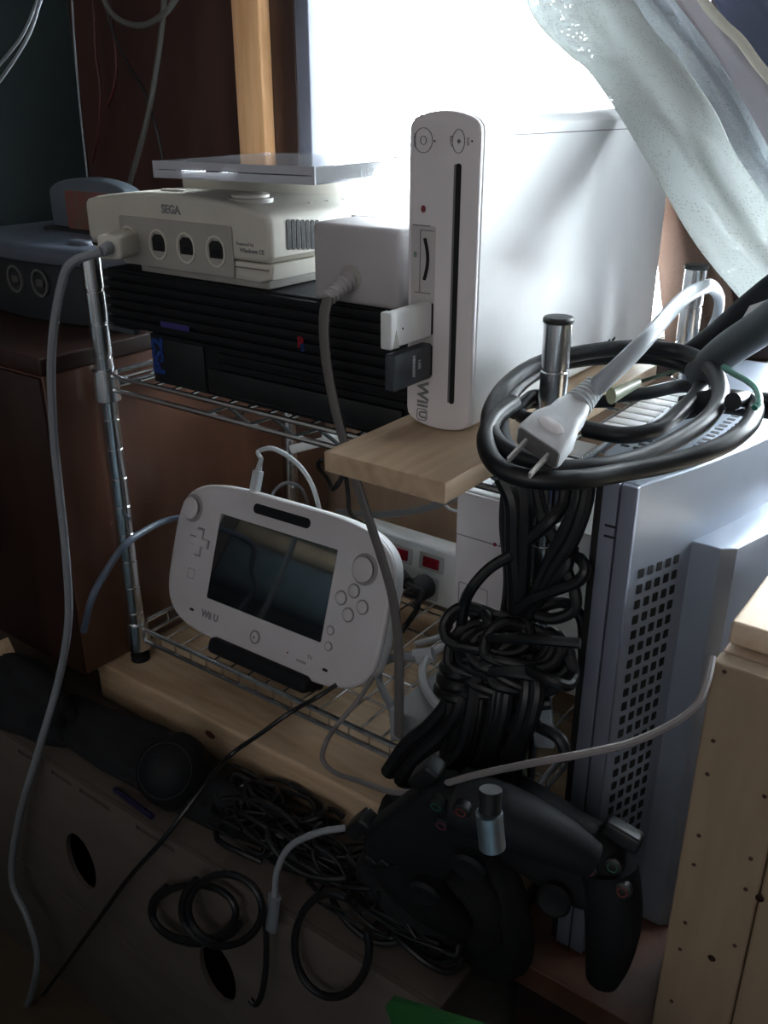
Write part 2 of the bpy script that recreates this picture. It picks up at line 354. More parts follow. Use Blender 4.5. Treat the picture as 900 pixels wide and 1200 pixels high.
# ================================================================== BASE OBJECTS
# cardboard carton with air holes
YC, ZC = -0.111, -0.04
t = thing('cardboard_carton', 'dark brown cardboard carton with oval air holes at lower left, under the wooden beam', 'box', (0.1, 0.05, -0.33))
hol = []
def cpt(x, y): p = px(x, y, Y=YC); return (p.x, p.z)
for (hx, hy) in ((95, 1010), (255, 1140)):
    c = cpt(hx, hy); hol.append(ell(0.0195, 0.0300, 28, *c))
for (a, c) in (((18, 862), (42, 880)), ((58, 893), (82, 912)), ((92, 920), (128, 948)), ((160, 972), (205, 1003))):
    p, q = cpt(*a), cpt(*c); hol.append([(p[0], ZC-0.010), (q[0], ZC-0.010), (q[0], ZC-0.006), (p[0], ZC-0.006)])
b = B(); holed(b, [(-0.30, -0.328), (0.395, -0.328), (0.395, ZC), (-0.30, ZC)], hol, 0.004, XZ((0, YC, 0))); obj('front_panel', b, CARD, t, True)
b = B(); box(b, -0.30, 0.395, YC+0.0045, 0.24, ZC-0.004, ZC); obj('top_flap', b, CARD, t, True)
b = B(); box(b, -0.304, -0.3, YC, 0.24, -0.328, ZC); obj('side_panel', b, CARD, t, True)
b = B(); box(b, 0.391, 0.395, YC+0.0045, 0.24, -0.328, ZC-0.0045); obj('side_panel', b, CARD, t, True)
b = B()
p, q = px(20, 1000, Y=YC), px(250, 1190, Y=YC)
tube(b, [Vector((-0.29, YC-0.0004, p.z)), Vector((0.39, YC-0.0004, q.z))], 0.0009, 6); obj('crease', b, CARD, t, True)
# wooden beam
t = thing('wooden_beam', 'thick pale wooden beam under the wire rack, resting on the carton', 'beam', (0.14, 0.09, -0.04))
b = B(); box(b, -0.030, 0.395, -0.026, 0.235, ZC+0.0005, 0, 0.003); obj('board', b, PINE, t, True)
b = B(); k = px(243, 832, Y=-0.0265); slab(b, ell(0.006, 0.0035, 16), 0, 0.0006, 0, 0.0004, XZ((k.x, -0.0258, -0.016))); obj('knot', b, BROWN, t, True)
# left cabinet
t = thing('brown_cabinet', 'glossy dark brown cabinet left of the wire rack, carrying the slate console', 'cabinet', (-0.2, 0.1, 0))
b = B(); box(b, -0.375, -0.016, -0.045, 0.288, 0.001, 0.270, 0.002); obj('body', b, BROWN, t, True)
b = B(); box(b, -0.378, -0.013, -0.048, 0.29, 0.270, 0.284, 0.002); obj('top_board', b, BROWND, t, True)
b = B(); box(b, -0.374, -0.0175, -0.0480, -0.0455, 0.002, 0.268, 0.0003); obj('dark_front', b, BROWND, t, True)  # dark panel over the whole front, its shade put into the colour
b = B(); box(b, -0.36, -0.032, 0.0, 0.27, ZC+0.0005, 0.0005, 0.001); obj('plinth', b, PINE, t, True)
# small wedge of wood at far left
M = Matrix.Translation((-0.080, -0.075, ZC+0.035)) @ Euler((0.15, 0.0, -0.3)).to_matrix().to_4x4()
b = B(); slab(b, [(-0.022, -0.03), (0.016, -0.03), (-0.014, 0.028)], -0.006, 0.006, 0.001, 0.001, M @ XZ()); tag(obj('wood_offcut', b, PINE), 'small triangular pale wood offcut leaning at the foot of the brown cabinet', 'wood')

# step board under the silver console
t = thing('brown_base_box', 'dark brown box under the silver console at bottom right', 'box', (0.45, 0.1, -0.33))
b = B(); box(b, 0.402, 0.503, -0.05, 0.27, -0.06, ZC, 0.001); obj('top_board', b, BROWN, t, True)
b = B(); box(b, 0.408, 0.498, -0.03, 0.265, -0.329, -0.0605, 0.001); obj('body', b, BROWND, t, True)

# ================================================================== WIRE RACK
RX, RY = 0.386, 0.210
rack = thing('wire_rack', 'small chrome wire rack with two shelves holding the game consoles', 'rack', (0, 0, 0))
for (x, y) in ((0, 0), (RX, 0), (0, RY), (RX, RY)):
    b = B(); prof = [(0.0070, 0.012)]
    z = 0.0254
    while z < 0.345:
        prof += [(0.0075, z-0.0012), (0.0068, z-0.0006), (0.0068, z+0.0006), (0.0075, z+0.0012)]; z += 0.0254
    prof += [(0.0075, 0.3550)]
    lathe(b, prof, Matrix.Translation((x, y, 0)), 20); p = obj('post', b, CHROME, rack, True)
    b = B(); lathe(b, [(0.0078, 0.3551), (0.0082, 0.3555), (0.0082, 0.3572), (0.0074, 0.3582), (0.003, 0.3585)], Matrix.Translation((x, y, 0)), 20); obj('post_cap', b, BLACK, p, True)
    b = B(); lathe(b, [(0.0085, 0.0003), (0.0085, 0.006), (0.005, 0.0075), (0.005, 0.0125)], Matrix.Translation((x, y, 0)), 16); obj('foot', b, BLACKM, p, True)
def shelf(zt, zb, lower):
    parts = []
    for z in (zt, zb):                                  # rim wires
        b = B(); r = 0.0022
        for a, c in (((0, 0), (RX, 0)), ((0, RY), (RX, RY)), ((0, 0), (0, RY)), ((RX, 0), (RX, RY))):
            d = Vector((c[0]-a[0], c[1]-a[1], 0)).normalized()*0.010
            tube(b, [Vector((*a, z))+d, Vector((*c, z))-d], r, 8)
        obj('rim_wire', b, CHROME, rack, True)
    # corner collars
    for (x, y) in ((0, 0), (RX, 0), (0, RY), (RX, RY)):
        b = B(); lathe(b, [(0.0100, zb-0.010), (0.0112, zb-0.009), (0.0098, zt+0.004), (0.0080, zt+0.0045)], Matrix.Translation((x, y, 0)), 20); obj('collar', b, CHROME, rack, True)
    # truss wires between the two rims
    b = B()
    if lower:
        n = 19
        for (a, c, m) in (((0.012, 0), (RX-0.012, 0), n), ((0.012, RY), (RX-0.012, RY), n), ((0, 0.012), (0, RY-0.012), 8), ((RX, 0.012), (RX, RY-0.012), 8)):
            pts = []
            for i in range(m+1):
                q = Vector((*a, 0)).lerp(Vector((*c, 0)), i/m)
                up = (q+Vector((0, 0, zt-0.001)), q+Vector((0, 0, zb+0.001)))
                pts += list(up) if i % 2 == 0 else list(reversed(up))
            tube(b, pts, 0.0011, 6)
    else:
        for (a, c, m) in (((0.115, 0), (RX-0.02, 0), 12), ((0.02, RY), (RX-0.02, RY), 16), ((0, 0.045), (0, RY-0.04), 5), ((RX, 0.045), (RX, RY-0.04), 5)):
            pts = []
            for i in range(m+1):
                q = Vector((*a, 0)).lerp(Vector((*c, 0)), i/m)
                pts.append(q+Vector((0, 0, zt-0.001 if i % 2 else zb+0.001)))
            tube(b, pts, 0.0014, 6)
    obj('truss_wire', b, CHROME, rack, True)
    # deck wires
    nx = 20
    for i in range(1, nx):
        x = RX*i/nx
        b = B(); tube(b, [Vector((x, -0.001, zt+0.0008)), Vector((x, RY+0.001, zt+0.0008))], 0.0012, 6); obj('deck_wire', b, CHROME, rack, True)
    for i in range(1, 4 if not lower else 6):
        y = RY*i/(4 if not lower else 6)
        b = B(); tube(b, [Vector((0.001, y, zt-0.0012)), Vector((RX-0.001, y, zt-0.0012))], 0.0015, 6); obj('deck_wire', b, CHROME, rack, True)
shelf(0.264, 0.253, False)
shelf(0.0345, 0.0225, True)

# ================================================================== UPPER SHELF
ZS = 0.2665
# black console (PS2 shaped)
X0, X1, Y0, Y1 = 0.012, 0.289, 0.0, 0.178
t = thing('black_game_console', 'large black ribbed game console lying flat under the beige console', 'game console', (0.15, 0.09, ZS))
b = B(); box(b, X0+0.042, X1, Y0+0.004, Y1, ZS, 0.304, 0.0012); obj('lower_body', b, BLACKM, t, True)
b = B(); box(b, X0, X1, Y0+0.004, Y1, 0.3045, 0.3475, 0.0015); obj('upper_body', b, BLACKM, t, True)
z = 0.3075
while z < 0.344:
    b = B(); box(b, X0, X1, Y0, Y0+0.0045, z, z+0.0045, 0.0006); obj('front_rib', b, BLACKM, t, True); z += 0.0068
for z in (0.2885, 0.2955):
    b = B(); box(b, X0+0.115, X1, Y0+0.001, Y0+0.0045, z, z+0.0045, 0.0006); obj('front_rib', b, BLACKM, t, True)
b = B(); box(b, X0+0.105, X1-0.003, Y0+0.0005, Y0+0.0045, 0.2705, 0.2875, 0.0008); obj('disc_tray', b, BLACK, t, True)
b = B(); box(b, X0, X0+0.03, Y0-0.0008, Y0+0.0048, 0.3012, 0.3048, 0.0005); obj('side_lip', b, CHAR, t, True)
R90 = Matrix.Rotation(-PI/2, 4, 'Z')
b = B(); box(b, X0+0.046, X0+0.100, Y0+0.0022, Y0+0.0045, 0.268, 0.302, 0.0005); obj('port_panel', b, BLACK, t, True)
p = px(186, 417, Y=0.002)
text('PS2', 0.0165, BLUE, t, XZ((p.x, 0.0019, p.z)) @ Matrix.Rotation(PI/2, 4, 'Z'), bold=0.0006, sx=1.15)
p = px(205, 383, Y=0.0)
b = B(); slab(b, rr(0.030, 0.0042, 0.001), 0, 0.0003, 0, 0, XZ((p.x, 0.0, 0.3137))); obj('painted_reflection', b, VIOLET, t, True)  # faint violet reflection painted on as a thin strip
p = px(352, 402, Y=-0.0003)
text('P', 0.0095, RED, t, XZ((p.x, -0.0003, p.z)), 'emblem', bold=0.0005); text('S', 0.0075, BLUE, t, XZ((p.x+0.0016, -0.0002, p.z-0.003)), 'emblem')

# beige console
ZD = 0.348
t = thing('beige_game_console', 'beige game console with four front ports on top of the black console', 'game console', (0.095, 0.1, ZD))
DX0, DX1, DY0, DY1 = 0.0005, 0.184, 0.000, 0.190
def dc_outline(x0, x1, zlo, e, c, n=14, r=0.004):
    pts = [(x0+r, zlo), (x1-r, zlo), (x1, zlo+r)]
    for k in range(n+1):
        u = k/n; x = x1+(x0-x1)*u
        zz = e+(c-e)*(1-(2*u-1)**2)*0.98
        if k == 0: pts += [(x1, zz-0.006), (x1-0.0008, zz-0.0022), (x1-0.003, zz)]
        elif k == n: pts += [(x0+0.003, zz), (x0+0.0008, zz-0.0022), (x0, zz-0.006)]
        else: pts.append((x, zz))
    pts.append((x0, zlo+r)); return pts
M = frame((0, DY1, 0), (1, 0, 0), (0, 0, 1))
b = B(); slab(b, dc_outline(DX0, DX1, 0.3655, 0.396, 0.4045), 0, DY1-DY0, 0.003, 0.004, M); obj('upper_shell', b, BEIGE, t, True)
b = B(); slab(b, [(DX0+0.001, 0.364), (DX0+0.012, 0.3575), (DX1-0.012, 0.3525), (DX1-0.001, 0.3555), (DX1, 0.3650), (DX0, 0.3650)], 0, DY1-DY0-0.001, 0.002, 0.002, M); obj('lower_shell', b, BEIGE, t, True)
b = B(); box(b, 0.05, DX1-0.008, DY0+0.006, DY1-0.006, ZD, 0.3548, 0.001); obj('base', b, BEIGED, t, True)
# recessed looking port plate and four ports
b = B(); slab(b, rr(0.112, 0.033, 0.002, 4, 0.0955, 0.3705), 0, 0.0012, 0, 0.0006, XZ((0, DY0, 0))); plate = obj('port_plate', b, BEIGED, t, True)
for xx in (0.049, 0.080, 0.108, 0.1365):
    zc = 0.3700
    b = B()
    ring2(b, 0.0092, 0.0105, XZ((xx, DY0-0.0012, zc)), 0.0016, 0.0010)
    pr = obj('port', b, BEIGE, t, True)
    b = B(); slab(b, [(xx-0.0062, zc-0.0045), (xx+0.0062, zc-0.0045), (xx+0.0062, zc+0.004), (xx+0.003, zc+0.0068), (xx-0.003, zc+0.0068), (xx-0.0062, zc+0.004)], 0, 0.0004, 0, 0, XZ((0, DY0-0.0012, 0))); obj('socket', b, HOLE, pr, True)
    b = B(); slab(b, rr(0.006, 0.004, 0.0008, 3, xx, zc-0.001), 0, 0.0005, 0, 0, XZ((0, DY0-0.0014, 0))); obj('contact_block', b, BLACKM, pr, True)
p = px(200, 246, Y=DY0)
text('SEGA', 0.0078, GREYL, t, XZ((p.x, DY0-0.0001, p.z)), bold=0.0003)
p = px(282, 284, Y=DY0)
text('Powered by', 0.0032, GREYL, t, XZ((0.162, DY0-0.0001, 0.3765))); text('Windows CE', 0.0040, GREYL, t, XZ((0.168, DY0-0.0001, 0.3725)), bold=0.0001)
b = B(); box(b, 0.148, DX1-0.003, DY0-0.0002, DY0+0.001, 0.3612, 0.3618); obj('seam', b, LINE, t, True)
# power button on top
p = px(300, 238, Z=0.401)
b = B(); lathe(b, [(0.0125, 0.3985), (0.0125, 0.4035), (0.0105, 0.4045), (0.004, 0.4050)], Matrix.Translation((0.146, 0.024, 0.0012)), 28); obj('power_button', b, BEIGE, t, True)
b = B(); lathe(b, [(0.0150, 0.399), (0.0150, 0.4018), (0.0135, 0.4022)], Matrix.Translation((0.146, 0.024, 0.0008)), 28); obj('button_surround', b, BEIGED, t, True)
# disc lid and its latch lines
b = B(); lathe(b, [(0.072, 0.399), (0.072, 0.4115), (0.068, 0.4140), (0.02, 0.4150)], Matrix.Translation((0.088, 0.115, 0)), 48); obj('disc_lid', b, BEIGE, t, True)
b = B(); slab(b, rr(0.018, 0.008, 0.002), 0, 0.0015, 0, 0.0006, Matrix.Translation((0.082, 0.014, 0.4040))); obj('lid_latch', b, BEIGED, t, True)
# side vents
for k in range(7):
    y = px(338+k*5.6, 275, X=DX1).y
    b = B(); slab(b, rr(0.0034, 0.019, 0.0016, 4, y, px(338+k*5.6, 275, X=DX1).z), 0, 0.0005, 0, 0, YZ((DX1, 0, 0))); obj('vent_slot', b, HOLE, t, True)
for k in range(5):
    b = B(); slab(b, ell(0.0022, None, 12), 0, 0.001, 0, 0.0003, Matrix.Translation((DX1-0.014, 0.055+k*0.018, 0.3975))); obj('screw_dimple', b, BEIGED, t, True)

# controller plug in the first port and its grey cable down to the left
t = thing('controller_cable', 'grey controller cable hanging from the beige console down the left side', 'cable', (0.05, -0.02, 0.37))
M = frame((0.0445, DY0-0.0016, 0.3715), (0, 0, 1), (1, 0, 0.05))
Md = frame((0.0445, DY0-0.0016, 0.3715), (1, 0, 0), (0, 0, 1))
b = B(); slab(b, rr(0.0175, 0.0165, 0.003), 0, 0.031, 0, 0.002, frame((0.0490, DY0-0.0018, 0.3695), (0.9, 0.43, 0), (0, 0, 1))); obj('plug_body', b, BEIGE, t, True)
e0 = Vector((0.0490, DY0-0.0018, 0.3695))+frame((0, 0, 0), (0.9, 0.43, 0), (0, 0, 1)).to_3x3() @ Vector((0, 0, 0.030))
e1 = e0+(e0-Vector((0.0490, DY0-0.0018, 0.3695))).normalized()*0.013+Vector((0, 0, -0.001))
b = B()
for k in range(5):
    q = e0.lerp(e1, (k+0.3)/5); lathe(b, [(0.0030, -0.001), (0.0046-k*0.0002, -0.0006), (0.0046-k*0.0002, 0.0006), (0.003, 0.001)], Matrix.Translation(q) @ (e1-e0).to_track_quat('Z', 'Y').to_matrix().to_4x4(), 14)
tube(b, [e0, e1], 0.0034, 12); obj('strain_relief', b, GREYC, t, True)
pts = [e1]+[px(x, y, Y=Y) for x, y, Y in ((84, 308, -0.056), (72, 335, -0.062), (63, 385, -0.068), (60, 440, -0.07), (63, 510, -0.072), (70, 580, -0.075), (78, 660, -0.08), (80, 730, -0.085), (68, 800, -0.095), (45, 880, -0.118), (22, 960, -0.125), (14, 1030, -0.13), (32, 1075, -0.135), (44, 1120, -0.14), (38, 1160, -0.145), (20, 1210, -0.15))]
b = B(); tube(b, cr(pts, 8), 0.0031, 10); obj('cord', b, GREYC, t, True)

# clear disc case on the beige console
A, Bc, Cc, Dd = (px(181, 206, Z=0.4165), px(369, 215, Z=0.4165), px(463, 190, Z=0.4165), None)
u = (Bc-A).normalized(); v = Vector((-u.y, u.x, 0))
M = Matrix(((u.x, v.x, 0, A.x), (u.y, v.y, 0, A.y), (0, 0, 1, 0.4155), (0, 0, 0, 1)))
t = thing('disc_case', 'clear plastic disc case lying on the beige console', 'disc case', M=M)
w = (Bc-A).length
b = B(); box(b, 0, w, 0, 0.125, 0, 0.0012); obj('case_tray', b, CLEARP, t)
b = B(); box(b, 0, w, -0.0005, 0.0007, 0, 0.0047); box(b, 0, w, -0.0005, 0.0007, 0.0055, 0.0102); box(b, -0.0002, 0.0020, -0.0006, 0.001, 0, 0.0102); box(b, w-0.0020, w+0.0002, -0.0006, 0.001, 0, 0.0102); obj('case_edge', b, CLEARE, t)
b = B(); box(b, 0.001, w-0.001, 0.0, 0.125, 0.0088, 0.0100); box(b, 0.001, w-0.001, 0.0, 0.0012, 0.0052, 0.0100); box(b, 0, 0.0013, 0, 0.125, 0.0012, 0.0100); box(b, w-0.0013, w, 0, 0.125, 0.0012, 0.0100); obj('case_lid', b, CLEARP, t)
b = B(); box(b, 0.012, w-0.006, 0.012, 0.120, 0.0014, 0.0042, 0.0005); obj('inner_tray', b, CLEARP, t)
b = B(); box(b, 0.014, w-0.004, 0.006, 0.120, 0.0070, 0.0078); obj('booklet', b, BLUEP, t)
for xx in (0.042, 0.085, 0.105):
    b = B(); box(b, xx, xx+0.010, 0.0012, 0.005, 0.0045, 0.0068); obj('booklet_tab', b, CHAR, t)
b = B(); box(b, w-0.012, w-0.002, 0.105, 0.117, 0.0102, 0.0108); obj('red_sticker', b, mat('pale_red', (0.5, 0.2, 0.18), 0.5), t)

# grey adapter box and its falling cable
t = thing('power_adapter', 'warm grey box shaped power adapter between the beige console and white console', 'adapter', (0.25, 0.05, ZD))
b = B(); box(b, 0.2185, 0.2845, 0.0, 0.088, ZD, 0.3945, 0.004); obj('case', b, GREYA, t, True)
b = B(); box(b, 0.2183, 0.2847, 0.0395, 0.0402, ZD+0.004, 0.3947, 0.0002); obj('seam', b, LINE, t, True)
s0 = Vector((0.2480, 0.002, 0.3640)); s1 = px(384, 350, Y=-0.020)
b = B(); tube(b, [s0, s0.lerp(s1, 0.5), s1], 0.0042, 12, taper=lambda u: 1.2-0.35*u)
for k in range(6):
    q = s0.lerp(s1, 0.18+k*0.15); lathe(b, [(0.004, -0.0008), (0.0062-k*0.0003, -0.0005), (0.0062-k*0.0003, 0.0005), (0.004, 0.0008)], Matrix.Translation(q) @ (s1-s0).to_track_quat('Z', 'Y').to_matrix().to_4x4(), 14)
obj('strain_relief', b, GREYA, t, True)
b = B(); lathe(b, [(0.008, 0), (0.008, 0.0006), (0.006, 0.001)], XZ((0.2485, 0.0002, 0.364)), 20); obj('cable_boss', b, BEIGED, t, True)
pts = [s1]+[px(x, y, Y=Y) for x, y, Y in ((380, 372, -0.026), (381, 410, -0.028), (387, 450, -0.028), (397, 495, -0.026), (410, 540, -0.024), (426, 590, -0.022), (446, 650, -0.020), (460, 700, -0.017), (466, 745, -0.014), (468, 800, -0.010), (467, 862, -0.006))]
b = B(); tube(b, cr(pts, 8), 0.003, 10, flat=(0.0046, 0.0022), up=(1, -0.3, 0)); obj('flat_cord', b, TAUPE, t, True)

# pine board
t = thing('pine_board', 'short pale pine board under the upright white console', 'board', (0.33, 0.0, ZS))
M = frame((0, 0, 0), (1, 0, 0), (0, 1, 0))
b = B(); slab(b, [(0.290, -0.078), (0.3685, -0.078), (0.3685, 0.205), (0.290, 0.205)], 0.2742, 0.2860, 0.0006, 0.0006); obj('plank', b, PINEY, t, True)
for y_ in (0.02, 0.18):
    b = B(); box(b, 0.297, 0.362, y_, y_+0.012, 0.2662, 0.2741, 0.001); obj('foot_strip', b, BLACKM, t, True)
ZB = 0.2843

# upright white console (Wii U shaped)
WYF, WYB = -0.012, 0.257
wx0, wx1, wz0, wz1 = 0.2950, 0.3390, ZB, 0.4545
t = thing('white_upright_console', 'tall white game console standing upright on the pine board', 'game console', (0.317, 0.12, ZB))
cxm, czm = (wx0+wx1)/2, (wz0+wz1)/2
def wo(w, h, n=5):           # rounded box with softly domed ends
    pts = []
    hw = w/2; e = 0.0100
    for k in range(13):      # top dome right->left
        a = k/12; x = hw*math.cos(PI*a); pts.append((x, h/2-e+e*(math.sin(PI*a)**0.75)))
    for k in range(13):
        a = k/12; x = -hw*math.cos(PI*a); pts.append((x, -h/2+e-e*(math.sin(PI*a)**0.75)))
    return [(cxm+x, czm+z) for x, z in pts]
M = frame((0, WYB, 0), (1, 0, 0), (0, 0, 1))
b = B(); slab(b, wo(wx1-wx0, wz1-wz0), 0, WYB-WYF-0.0035, 0.002, 0.001, M); obj('body', b, WHITE, t, True, ang=0.5)
b = B(); slab(b, wo(wx1-wx0-0.0004, wz1-wz0-0.0004), 0, 0.0032, 0.0005, 0.0015, XZ((0, WYF+0.0032, 0))); obj('front_face', b, WFRONT, t, True, ang=0.5)
F = WYF-0.0001
b = B(); slab(b, rr(0.0034, 0.128, 0.0016, 5, 0.3265, 0.3655), 0, 0.0003, 0, 0, XZ((0, F, 0))); obj('disc_slot', b, HOLE, t, True)
b = B(); slab(b, rr(0.0012, 0.127, 0.0005, 5, 0.3245, 0.3655), 0, 0.0004, 0, 0, XZ((0, F, 0))); obj('slot_edge', b, LINE, t, True)
b = B(); ring2(b, 0.0058, 0.0062, XZ((0.3045, F, 0.4400)), 0.0003, 0.0003); pb = obj('power_button', b, LINE, t, True)
b = B(); ring2(b, 0.0020, 0.0022, XZ((0.3045, F, 0.4400)), 0.0003, 0.0003); obj('power_symbol', b, LINE, pb, True)
b = B(); slab(b, ell(0.0005, None, 8), 0, 0.0003, 0, 0, XZ((0.3115, F, 0.4398))); obj('indicator', b, HOLE, t, True)
b = B(); ring2(b, 0.0038, 0.0058, XZ((0.3260, F, 0.4400)), 0.0003, 0.0003); pb = obj('eject_button', b, LINE, t, True)
b = B(); slab(b, [(-0.0012, 0), (0, -0.0012), (0.0012, 0), (0, 0.0012)], 0, 0.0003, 0, 0, XZ((0.3262, F, 0.4400))); obj('eject_symbol', b, LINE, pb, True)
b = B(); slab(b, ell(0.0005, None, 8), 0, 0.0003, 0, 0, XZ((0.3340, F, 0.4402))); obj('indicator', b, HOLE, t, True)
text('POWER', 0.0020, LINE, t, XZ((0.2990, F, 0.4400)) @ R90); text('EJECT', 0.0020, LINE, t, XZ((0.3215, F, 0.4400)) @ R90)
text('DISC', 0.0018, LINE, t, XZ((0.3315, F, 0.4400)) @ R90)
b = B(); slab(b, ell(0.0014, 0.0019, 16), 0, 0.0006, 0, 0.0003, XZ((0.3052, F, 0.4060))); obj('sync_button', b, REDDOT, t, True)
# open flap bay: recess strip, card slot with curved cover, two sockets
b = B(); slab(b, rr(0.0155, 0.0830, 0.001, 4, 0.3055, 0.3560), 0, 0.00025, 0, 0, XZ((0, F, 0))); bay = obj('port_bay', b, mat('bay_plastic', (0.52, 0.49, 0.49), 0.5), t, True)
b = B(); box(b, 0.2985, 0.3100, F-0.0004, F, 0.3972, 0.3977); box(b, 0.3035, 0.3125, F-0.0004, F, 0.3948, 0.3953); box(b, 0.3035, 0.3040, F-0.0004, F, 0.3620, 0.3950); box(b, 0.3005, 0.3110, F-0.0004, F, 0.3615, 0.3620); obj('bay_seam', b, LINE, bay, True)
b = B(); arc = [Vector((0.3066+0.0022*math.sin(PI*k/10), F-0.0003, 0.3690+0.0022*k)) for k in range(11)]
tube(b, arc, 0.0010, 8); obj('card_slot', b, HOLE, bay, True)
b = B(); slab(b, rr(0.0020, 0.0030, 0.0006, 3, 0.3005, 0.3820), 0, 0.0004, 0, 0, XZ((0, F, 0))); obj('card_mark', b, mat('greenish_print', (0.2, 0.25, 0.22), 0.5), bay, True)
for zc in (0.3480, 0.3245):
    b = B(); slab(b, rr(0.0075, 0.0175, 0.0008, 3, 0.3093, zc), 0, 0.0004, 0, 0, XZ((0, F, 0))); obj('usb_socket', b, HOLE, bay, True)
text('Wii', 0.0105, GREYL, t, XZ((0.3065, F, 0.3035)) @ R90, bold=0.0003)
text('U', 0.0065, GREYL, t, XZ((0.3065, F, 0.2915)) @ R90, bold=0.0002)
b = B(); holed(b, rr(0.0072, 0.0072, 0.0018), [rr(0.0062, 0.0062, 0.0014)], 0.0003, XZ((0.3065, F-0.0003, 0.2915))); obj('logo_frame', b, GREYL, t, True)
# shell seam on the right side and rear vents
b = B(); box(b, wx1-0.0005, wx1+0.0002, 0.02, WYB-0.003, 0.4422, 0.4427); obj('side_seam', b, LINE, t, True)
for r_ in range(4):
    for c_ in range(3):
        y, z = 0.155+r_*0.0085, 0.2925+c_*0.0045
        b = B(); slab(b, [(y, z), (y+0.0055, z+0.001), (y+0.0055, z+0.003), (y, z+0.002)], 0, 0.0004, 0, 0, YZ((wx1, 0, 0))); obj('side_vent', b, HOLE, t, True)

t.location.x += 0.003; t.location.z += 0.002
# two sticks plugged into the console's sockets
t = thing('usb_stick', 'ivory white memory stick plugged in the upright console front', 'memory stick', (0.3093, F, 0.3480))
Mx = frame((0.3093, F-0.0006, 0.3480), (1, 0, 0), (0, 0, 1))
b = B(); slab(b, rr(0.0065, 0.0190, 0.0012, 4), 0.0004, 0.036, 0.0005, 0.0008, Mx); obj('case', b, WHITE, t, True)
b = B(); slab(b, rr(0.0072, 0.0198, 0.0012, 4), 0.034, 0.0395, 0.0008, 0.0012, Mx); obj('end_cap', b, WHITE, t, True)
b = B(); slab(b, [(-0.0095, 0), (0.0, 0.003), (-0.0095, 0.0055)], 0, 0.0005, 0, 0, frame((0.3093+0.00325, F-0.038, 0.3480), (0, 0, 1), (0, 1, 0)) @ Matrix.Scale(-1, 4, (0, 0, 1))); obj('thumb_notch', b, BEIGED, t, True)
b = B(); slab(b, ell(0.0005, None, 8, -0.029, 0.0), 0, 0.0004, 0, 0, YZ((0.3093+0.0033, F, 0.3480))); obj('pin_hole', b, HOLE, t, True)
t = thing('usb_stick', 'black memory stick with white lettering below the white stick', 'memory stick', (0.3093, F, 0.3245))
Mx = frame((0.3093, F-0.0006, 0.3245), (1, 0, 0), (0, 0, 1))
b = B(); slab(b, rr(0.0070, 0.0200, 0.0010, 4), 0.0004, 0.0355, 0.0005, 0.0010, Mx); obj('case', b, CHAR, t, True)
text('USB', 0.0030, WPRINT, t, YZ((0.3093+0.0036, F-0.013, 0.3250)) @ R90, bold=0.0001); text('MEMORY', 0.0030, WPRINT, t, YZ((0.3093+0.0036, F-0.0185, 0.3250)) @ R90, bold=0.0001)

for o_ in bpy.data.objects:
    if o_.name.startswith('usb_stick'): o_.location.x += 0.003; o_.location.z += 0.002
# ================================================================== LEFT: slate console with cartridge
t = thing('slate_game_console', 'dark slate blue game console at left edge on the brown cabinet', 'game console', (-0.145, 0.11, 0.284))
def n64(z0, z1, ins, r1, m, name):
    pts = []
    w0 = 0.126-ins; c = -0.146
    n = 18
    for k in range(n+1):
        u = -1+2*k/n; pts.append((c+u*w0, 0.040-0.012*math.cos(u*PI*0.5)+ins+0.02*abs(u)**4))
    for k in range(n+1):
        u = 1-2*k/n; pts.append((c+u*w0, 0.205+0.01*math.cos(u*PI*0.5)-ins))
    b = B(); slab(b, pts, z0, z1, 0.002, r1, None, 5); return obj(name, b, m, t, True, ang=0.5)
n64(0.2845, 0.335, 0.005, 0.002, N64D, 'lower_shell')
n64(0.3352, 0.349, 0.0, 0.008, N64M, 'upper_shell')
for x in (-0.154, -0.118):
    b = B(); ring2(b, 0.0115, 0.0120, XZ((x, 0.0330, 0.3180)), 0.002, 0.0016)
    pr = obj('controller_port', b, mat('port_ring_grey', (0.12, 0.12, 0.115), 0.5), t, True)
    b = B(); slab(b, rr(0.010, 0.006, 0.002, 4), 0, 0.0012, 0, 0, XZ((x, 0.0330, 0.3180))); obj('socket', b, mat('port_grey', (0.075, 0.075, 0.07), 0.6), pr, True)
b = B(); slab(b, rr(0.026, 0.012, 0.005, 5), 0, 0.004, 0, 0.002, Matrix.Translation((-0.095, 0.062, 0.3485))); obj('power_switch', b, N64M, t, True)
b = B(); slab(b, rr(0.14, 0.030, 0.006, 5), 0, 0.003, 0, 0.002, Matrix.Translation((-0.146, 0.122, 0.3485))); obj('cartridge_slot', b, N64D, t, True)
t = thing('game_cartridge', 'grey arched game cartridge with a reddish label in the slate console', 'cartridge', (-0.146, 0.12, 0.352))
arch = [(-0.058, 0.0)]+[(0.058*s, 0.0) for s in (1,)]
arch = [(-0.058, 0.0), (0.058, 0.0), (0.058, 0.030)]+[(0.058*math.cos(PI*k/16), 0.030+0.0155*math.sin(PI*k/16)) for k in range(1, 16)]+[(-0.058, 0.030)]
b = B(); slab(b, arch, -0.009, 0.009, 0.0015, 0.002, XZ((-0.146, 0.122, 0.3518))); obj('shell', b, CARTG, t, True)
b = B(); slab(b, rr(0.066, 0.036, 0.004, 5, 0, 0.016), 0, 0.0004, 0, 0, XZ((-0.146, 0.122-0.0091, 0.3518))); obj('picture_label', b, LABELC, t, True)

# ================================================================== LOWER SHELF
ZL = 0.0365
# tablet controller with screen, from its measured pose
R3 = Matrix(((0.9984, -0.029, -0.0491), (-0.0358, 0.3527, -0.935), (0.0444, 0.9353, 0.3511))).to_3x3()
